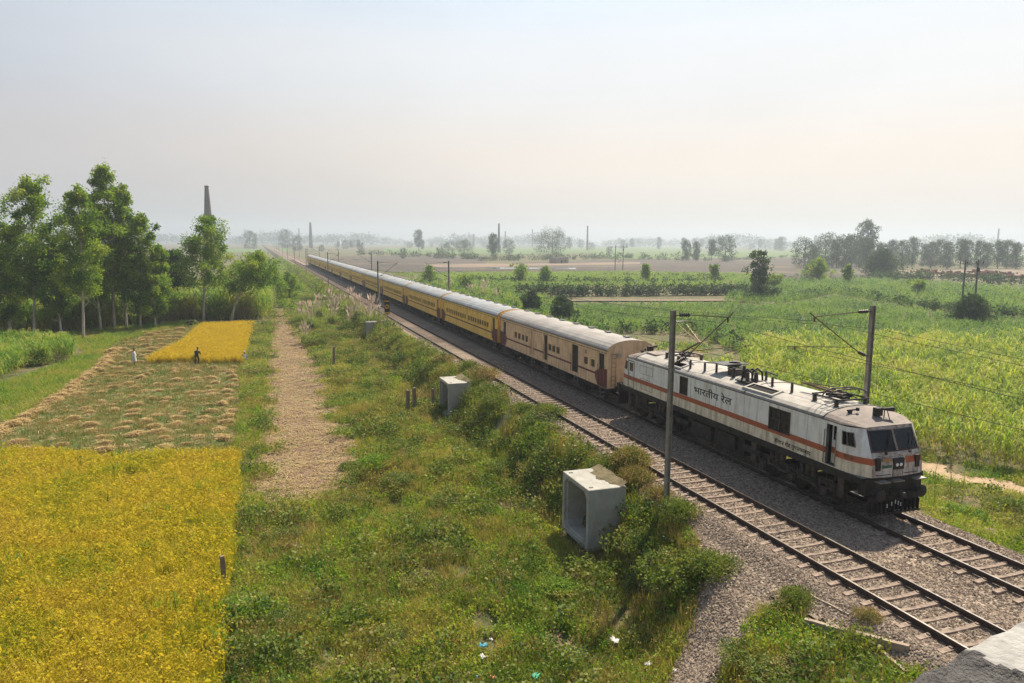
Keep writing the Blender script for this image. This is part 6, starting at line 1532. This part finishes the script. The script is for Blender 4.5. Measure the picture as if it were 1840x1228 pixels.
def put_heap(x, y, s, rz, grp, lab):
    global cnt
    o = link_mesh('straw_heap', HM[cnt % 6]); o.location = (x, y, float(zt(x, y))+.03); o.scale = (s*rr.uniform(.8, 1.1), s*rr.uniform(.9, 1.4), s*rr.uniform(.55, 1.0)); o.rotation_euler = (0, 0, rz); cnt += 1
    tag(o, lab, 'straw heap', grp)
row = 0
y = 50.5
while y < 82:
    row += 1
    x = -2.3-rr.uniform(0, .6)
    while x > -15.2:
        gap = .12+.32*max(0, min(1, (-x-3)/10.))
        if inpoly(np.array([x]), np.array([y]), CUT)[0] and rr.random() > gap: put_heap(x+rr.uniform(-.3, .3), y+rr.uniform(-.5, .5), rr.uniform(.6, 1.02), rr.uniform(-1.5, 1.5), 'heaps of cut rice straw on the stubble', 'r|%d|near' % row)
        x -= rr.uniform(1.35, 2.1)
    y += rr.uniform(1.7, 2.3)
row = 0
y = 84
while y < 118:
    row += 1
    x = -10.3-rr.uniform(0, .8)
    while x > -15.6:
        if rr.random() > .2: put_heap(x, y+rr.uniform(-.6, .6), rr.uniform(.9, 1.3), rr.uniform(-.5, .6), 'heaps of cut rice straw left of the uncut patch', 'r|%d|far' % row)
        x -= rr.uniform(1.2, 1.9)
    y += rr.uniform(2.4, 3.2)
for (a, c) in (((-17.2, 57), (-16.2, 68)), ((-16.2, 68), (-15.8, 82)), ((-15.8, 82), (-16.4, 100))):
    for k in range(9):
        t = k/9; put_heap(a[0]+(c[0]-a[0])*t+rr.uniform(-.2, .3), a[1]+(c[1]-a[1])*t+rr.uniform(-.2, .2), rr.uniform(1.1, 1.5), rr.uniform(1.2, 1.9), 'straw heaped along the left edge of the stubble', 'r|1|edge')
rows = {}
for o in COL.objects:
    if o.name.startswith('straw_heap'): rows.setdefault(o['label'], []).append(o)
for key, os_ in rows.items():
    _, rw, kd = key.split('|'); rw = int(rw)
    if kd == 'edge':
        for n, o in enumerate(sorted(os_, key=lambda o: o.location.y)): o['label'] = '%s bigger straw heap from the near end of the line along the left edge' % ordn(n)
    else:
        for n, o in enumerate(sorted(os_, key=lambda o: -o.location.x)):
            o['label'] = ('%s straw heap from the right in the %s row beyond the near rice' if kd == 'near' else '%s straw heap from the right in the %s row left of the uncut patch') % (ordn(n), ordn(rw-1))
print('HEAPS', cnt)

# ================================================================== PEOPLE
def skin_body(name, joints, edges, radii, m, parent):
    me = bpy.data.meshes.new(name); me.from_pydata(joints, edges, []); o = bpy.data.objects.new(name, me); COL.objects.link(o)
    sk = o.modifiers.new('skin', 'SKIN'); sk.use_smooth_shade = True; ss = o.modifiers.new('sub', 'SUBSURF'); ss.levels = 1; ss.render_levels = 1
    for i, r_ in enumerate(radii): me.skin_vertices[0].data[i].radius = r_ if isinstance(r_, tuple) else (r_, r_)
    me.skin_vertices[0].data[0].use_root = True
    dg = bpy.context.evaluated_depsgraph_get(); ev = bpy.data.meshes.new_from_object(o.evaluated_get(dg)); bpy.data.objects.remove(o)
    ev.materials.clear(); ev.materials.append(m); o = bpy.data.objects.new(name, ev); COL.objects.link(o); o.parent = parent; return o
def lofted(name, rings, m, parent, n=12):
    """rings: (cx, cy, cz, rx, ry)"""
    b = MB(); vs = []
    for (x, y, z, rx, ry) in rings:
        for k in range(n): a = 2*math.pi*k/n; w = 1+.06*math.sin(3*a+z*7); vs.append((x+rx*math.cos(a)*w, y+ry*math.sin(a)*w, z))
    fs = [(i*n+k, i*n+(k+1) % n, (i+1)*n+(k+1) % n, (i+1)*n+k) for i in range(len(rings)-1) for k in range(n)]
    b.add(vs, fs, 0, True); b.add(vs[:n], [tuple(range(n))[::-1]]); b.add(vs[-n:], [tuple(range(n))]); return b.build(name, m, parent)
def person(x, y, z, rz, pose, top, legs, lab, head=None, s=1.):
    root = empty('person', (x, y, z), rz, lab, 'person'); root.scale = (s, s, s)
    if pose == 'stand':   # facing -y, slight stride
        J = [(0, 0, .95), (0, 0, 1.15), (0, .0, 1.38), (0, 0, 1.47), (0, -.02, 1.56), (0, -.01, 1.68), (-.10, 0, .90), (-.11, -.09, .50), (-.11, -.06, .08), (-.11, -.20, .03), (.10, 0, .90), (.11, .08, .48), (.11, .16, .08), (.11, .04, .03),
             (-.19, 0, 1.38), (-.25, .03, 1.12), (-.24, -.10, .90), (-.24, -.14, .80), (.19, 0, 1.38), (.26, .02, 1.12), (.25, -.10, .90), (.25, -.14, .80)]
    elif pose == 'bend':  # working upright with both arms forward holding rice
        J = [(0, 0, .88), (0, -.06, 1.08), (0, -.14, 1.28), (0, -.18, 1.36), (0, -.22, 1.46), (0, -.24, 1.57), (-.10, 0, .84), (-.14, -.12, .46), (-.14, .0, .08), (-.14, -.14, .03), (.10, 0, .84), (.14, -.04, .46), (.15, .12, .08), (.15, -.02, .03),
             (-.19, -.13, 1.27), (-.25, -.22, 1.02), (-.12, -.42, .94), (-.06, -.48, .90), (.19, -.13, 1.27), (.26, -.22, 1.02), (.14, -.42, .92), (.08, -.48, .88)]
    else:                 # crouch
        J = [(0, 0, .28), (0, -.10, .48), (0, -.20, .70), (0, -.24, .78), (0, -.28, .87), (0, -.30, .98), (-.11, -.02, .26), (-.16, -.38, .46), (-.15, -.18, .08), (-.15, -.32, .03), (.11, -.02, .26), (.16, -.38, .44), (.15, -.16, .08), (.15, -.30, .03),
             (-.19, -.18, .68), (-.24, -.36, .48), (-.14, -.56, .36), (-.10, -.63, .32), (.19, -.18, .68), (.24, -.36, .48), (.14, -.56, .34), (.10, -.63, .30)]
    E = [(0, 1), (1, 2), (2, 3), (3, 4), (4, 5), (0, 6), (6, 7), (7, 8), (8, 9), (0, 10), (10, 11), (11, 12), (12, 13), (2, 14), (14, 15), (15, 16), (16, 17), (2, 18), (18, 19), (19, 20), (20, 21)]
    Rr = [(.13, .10), (.12, .09), (.13, .09), (.05, .05), (.075, .09), (.07, .085), .085, .06, .04, .035, .085, .06, .04, .035, .055, .042, .032, .028, .055, .042, .032, .028]
    skin_body('body', J, E, Rr, M['skin'], root)
    h = Vector(J[5]); hb = MB(); hb.lathe([(.085, -.05), (.095, 0), (.08, .045), (.04, .075), (.005, .085)], (h.x, h.y+.01, h.z+.01), 10)
    hb.build('head_cloth' if head else 'hair', head or M['hair'], root)
    p0, p1, p2 = Vector(J[0]), Vector(J[1]), Vector(J[2])
    if pose == 'stand': lofted('tunic', [(0, .02, .48, .24, .24), (0, .01, .80, .20, .17), (0, 0, 1.05, .17, .13), (0, 0, 1.30, .20, .13), (0, 0, 1.43, .13, .09), (0, 0, 1.47, .07, .06)], top, root)
    else: lofted('shirt', [(p0.x, p0.y, p0.z-.04, .18, .15), (p1.x, p1.y, p1.z, .17, .14), (p2.x, p2.y, p2.z-.03, .21, .14), (p2.x, p2.y-.02, p2.z+.06, .13, .10)], top, root)
    for side in ((14, 15, 16), (18, 19, 20)):
        MB().path([J[side[0]], J[side[1]], Vector(J[side[1]]).lerp(Vector(J[side[2]]), .8 if pose == 'stand' else .3)], [.075, .06, .055], 8).build('sleeve', top, root)
    for side in ((6, 7, 8), (10, 11, 12)):
        MB().path([J[side[0]], J[side[1]], Vector(J[side[1]]).lerp(Vector(J[side[2]]), .85)], [.11, .085, .07], 8).build('trouser_leg', legs, root)
    return root
p = at(242, 657, -2.95); person(p.x, p.y, -2.98, 1.2, 'stand', M['cloth_white'], M['cloth_white'], 'person in a long white tunic standing at the left of the uncut rice', None, 1.05)
p = at(354, 655, -2.95); pr2 = person(p.x, p.y, -2.98, 2.7, 'bend', M['cloth_dark'], M['cloth_dark'], 'person in dark clothes gathering rice at the edge of the uncut patch', None, 1.12)
p = at(439, 651, -2.95); person(p.x, p.y, -2.98, 3.0, 'crouch', M['cloth_blue'], M['cloth_grey'], 'person in pale clothes and white head cloth crouching at the right corner of the rice', M['cloth_white'], 1.15)
p = at(1094, 488, -3); person(p.x, p.y, -3.0, 2.0, 'stand', M['cloth_white'], M['cloth_white'], 'tiny person in white beside the double pole beyond the bright crop', None, 1.1)
# sheaf in the reaper's hands
r = np.random.default_rng(9); bl = p_blades(r, 60, .9, .03, lean=.35, spread=.05, segs=3); me = tri_mesh('rice_sheaf', bl[0], bl[1], L_grass, bl[2])
o = link_mesh('rice_sheaf', me); o.location = (at(347, 650, -2.95).x, at(347, 650, -2.95).y+.1, -2.6); o.rotation_euler = (.3, .5, 0); tag(o, 'green bundle of cut rice held by the person in dark clothes', 'sheaf')
# driver's elbow and head at the cab window
pd = person(TX-.92, YF+1.30, 1.93, -1.57+.3, 'crouch', M['cloth_blue'], M['cloth_dark'], 'driver in a pale blue shirt leaning at the open cab side window', None, 1.15)

# ================================================================== MOTORCYCLE
def bike():
    p = at(344, 588, -3.0); root = empty('motorcycle', (p.x, p.y, -2.95), .15, 'dark parked motorcycle under the trees at the back left corner of the ripe rice', 'motorcycle')
    for x in (-.65, .65):
        w = MB(); n = 18; vs = []
        for k in range(n):
            a = 2*math.pi*k/n
            for j in range(6): c = 2*math.pi*j/6; R_ = .27+.045*math.cos(c); vs.append((x+R_*math.cos(a), .045*math.sin(c), .31+R_*math.sin(a)))
        w.add(vs, [(k*6+j, ((k+1) % n)*6+j, ((k+1) % n)*6+(j+1) % 6, k*6+(j+1) % 6) for k in range(n) for j in range(6)], 0, True)
        for k in range(5): a = k*1.257; w.tube((x, 0, .31), (x+.25*math.cos(a), 0, .31+.25*math.sin(a)), .012, n=4)
        w.build('wheel', M['rubber'], root)
    f = MB(); f.tube((-.65, 0, .31), (-.1, 0, .38), .03, n=6); f.tube((-.1, 0, .38), (.40, 0, .80), .035, n=6); f.tube((-.6, 0, .65), (.40, 0, .80), .03, n=6); f.tube((-.65, 0, .31), (-.5, 0, .68), .03, n=6)
    for y in (-.07, .07): f.tube((.65, y, .31), (.42, y, .95), .025, n=6)
    f.box((-.02, 0, .38), (.36, .24, .28)); f.tube((0, -.14, .28), (-.7, -.14, .32), .04, n=8); f.tube((.40, -.33, 1.02), (.40, .33, 1.02), .018, n=6); f.build('frame', M['frame_dark'], root)
    MB().path([(-.15, 0, .78), (0, 0, .84), (.2, 0, .87), (.36, 0, .82)], [.08, .14, .15, .08], 10).build('tank', M['cloth_dark'], root)
    MB().path([(-.75, 0, .80), (-.5, 0, .80), (-.12, 0, .80)], [.07, .11, .10], 8).build('seat', M['rubber'], root)
    MB().lathe([(.02, -.05), (.09, 0), (.09, .04)], (.55, 0, .9), 12, axis='X').build('headlight', M['lamp'], root)
bike()

# ================================================================== CHIMNEYS, PYLONS, SHED, BRICK STACKS
M['chimney'] = mat('chimney', (.17, .13, .115), (.12, .10, .09), .9, nscale=.5, stretch=(1, 1, .3), bump=.2)
def chimney(px, top, D, w, lab, wide=1.9):
    d = ray(px, top); t = D/F_PX; p = Vector((0, 0, CAM_Z))+d*t; H = p.z+3; r_ = w*D/F_PX/2; root = empty('kiln_chimney', (p.x, p.y, -3), 0, lab, 'chimney', 'brick kiln chimneys')
    prof = []; n = 14
    for k in range(n+1): u = k/n; prof.append((r_*(wide-(wide-1)*u), H*u))
    MB().lathe(prof, (0, 0, 0), 14).build('shaft', M['chimney'], root)
    b = MB(); b.lathe([(r_*1.0, H-.9), (r_*1.16, H-.8), (r_*1.16, H-.25), (r_*1.0, H+.05), (r_*.7, H+.05)], (0, 0, 0), 14)
    for hh_ in (.35, .6, .8): rr_ = r_*(wide-(wide-1)*hh_)*1.04; b.lathe([(rr_, H*hh_), (rr_, H*hh_+.5)], (0, 0, 0), 14)
    b.build('rim_band', M['bark'], root)
chimney(371, 334, 400, 6.6, 'largest dark chimney rising behind the lone tree on the left', 3.6)
chimney(557.5, 400, 1300, 3.4, 'slim chimney with flared foot beyond the far end of the train', 2.3)
chimney(537, 411, 1700, 1.8, 'very thin chimney just left of the slim flared one', 1.2)
chimney(896.5, 402, 900, 2.8, 'chimney rising out of a narrow tree left of the spreading tree', 2.)
chimney(908, 416, 1500, 2.0, 'short pale chimney right beside the one in the narrow tree', 1.3)
chimney(957, 412, 1900, 1.8, 'very faint chimney left of the spreading tree', 1.3)
chimney(1056, 406, 1200, 2.4, 'chimney right of the spreading tree', 1.4)
chimney(851, 421, 1900, 3.4, 'short faint chimney above the carriages', 1.3)
chimney(1795, 411, 1500, 2.6, 'faint chimney above the poplar row at the far right', 1.3)
def hpole(px, base_py, top_py, wpx, lab, zb=-3):
    p = at(px, base_py, zb); D = Vector(F3).dot(p-Vector((0, 0, CAM_Z))); H = (base_py-top_py)*D/F_PX; w = wpx*D/F_PX; root = empty('double_pole', (p.x, p.y, zb), -.6, lab, 'power pole')
    for x in (-w/2, w/2): MB().tube((x, 0, -.3), (x, 0, H*.97), .20, .16, 8).build('pole', M['gutter'], root)
    c = MB(); c.box((0, 0, H*.90), (w*1.9, .12, .14)); c.box((0, 0, H*.62), (w, .1, .12))
    c.tube((-w/2, 0, H*.12), (w/2, 0, H*.58), .05, n=6); c.tube((w/2, 0, H*.12), (-w/2, 0, H*.58), .05, n=6); c.build('cross_arm', M['mast'], root)
    for x in (-w*.9, -w*.35, w*.35, w*.9): MB().lathe([(.10, 0), (.14, .12), (.07, .2), (.12, .3), (.03, .42)], (x, 0, H*.90+.07), 8).build('insulator', M['insul'], root)
    MB().box((w*.5, -.3, H*.80), (.5, .4, .7)).build('switch_box', M['frame_dark'], root)
    return root
hpole(1738, 566, 465, 20, 'tall double pole with cross braces rising from the creeper mound')
hpole(1112, 487, 440, 14, 'double pole with cross braces beyond the bright crop')
hpole(896, 457, 440, 7, 'small hazy double pole beside the narrow tree and chimney')
hpole(730, 450, 436, 5, 'tiny hazy double pole beside the tall round headed tree')
M['plaster'] = mat('plaster', (.42, .35, .29), (.34, .27, .22), .9, nscale=.5)
p = at(1010, 474, -3); root = empty('shed', (p.x, p.y, -3), .35, 'small flat roofed shed on the pale earth below the spreading tree', 'shed')
b = MB(); b.b2((-5.5, 0, 0), (5.5, .3, 3.6)); b.b2((-5.5, .3, 0), (-5.2, 6, 3.6)); b.b2((5.2, .3, 0), (5.5, 6, 3.6)); b.b2((-5.2, 5.7, 0), (5.2, 6, 3.6)); b.build('wall', M['plaster'], root)
MB().b2((-5.9, -.4, 3.6), (5.9, 6.4, 3.85)).build('roof', M['gutter'], root); MB().b2((-1, -.04, 0), (.3, -.005, 2.1)).build('door', M['bark'], root); MB().b2((2, -.04, 1), (3.4, -.005, 2.1)).build('window', M['glass_dark'], root)
def stack(px, py, w, lab, k):
    p = at(px, py, -3); b = MB(); rr_ = random.Random(k); L_ = w; n = int(L_/1.1)
    for i in range(n):
        h = rr_.uniform(1.0, 2.0)
        for j in range(int(h/.25)): b.box((-L_/2+1.1*i+rr_.uniform(-.04, .04), rr_.uniform(-.05, .05), .13+.25*j), (1.04, 1.5, .235), 0)
    o = b.build('brick_stack', M['brick_red']); o.location = (p.x, p.y, -2.95); o.rotation_euler = (0, 0, -.55); tag(o, lab, 'brick stack', 'stacks of red bricks at the right')
for k, (px, py, w) in enumerate([(1700, 494, 14), (1742, 499, 20), (1790, 495, 16), (1815, 501, 22), (1765, 491, 12), (1668, 491, 9)]):
    stack(px, py, w, ['long low red brick stack left of the double pole', 'red brick stack just behind the double pole', 'red brick stack right of the double pole', 'longest red brick stack at the right edge', 'small red brick stack behind the others', 'smallest red brick stack, leftmost of all'][k], k)

# ================================================================== HAZE
def haze():
    b = MB(); b.b2((-1450, -75, -5.5), (4250, 4350, 90)); m = bpy.data.materials.new('haze'); t = nt(m); N = t.nodes
    out = N.new('ShaderNodeOutputMaterial'); v = N.new('ShaderNodeVolumePrincipled'); v.inputs['Color'].default_value = (.78, .875, .98, 1)
    v.inputs['Density'].default_value = HAZE_D; v.inputs['Anisotropy'].default_value = .35
    t.links.new(v.outputs[0], out.inputs['Volume'])
    tag(b.build('haze', m), 'thin smoky haze over the farmland', None, None, 'stuff')
HAZE_D = .00042
haze()
print('OBJECTS', len(COL.objects), 'TRIS', sum(len(o.data.polygons) for o in COL.objects if o.type == 'MESH'))
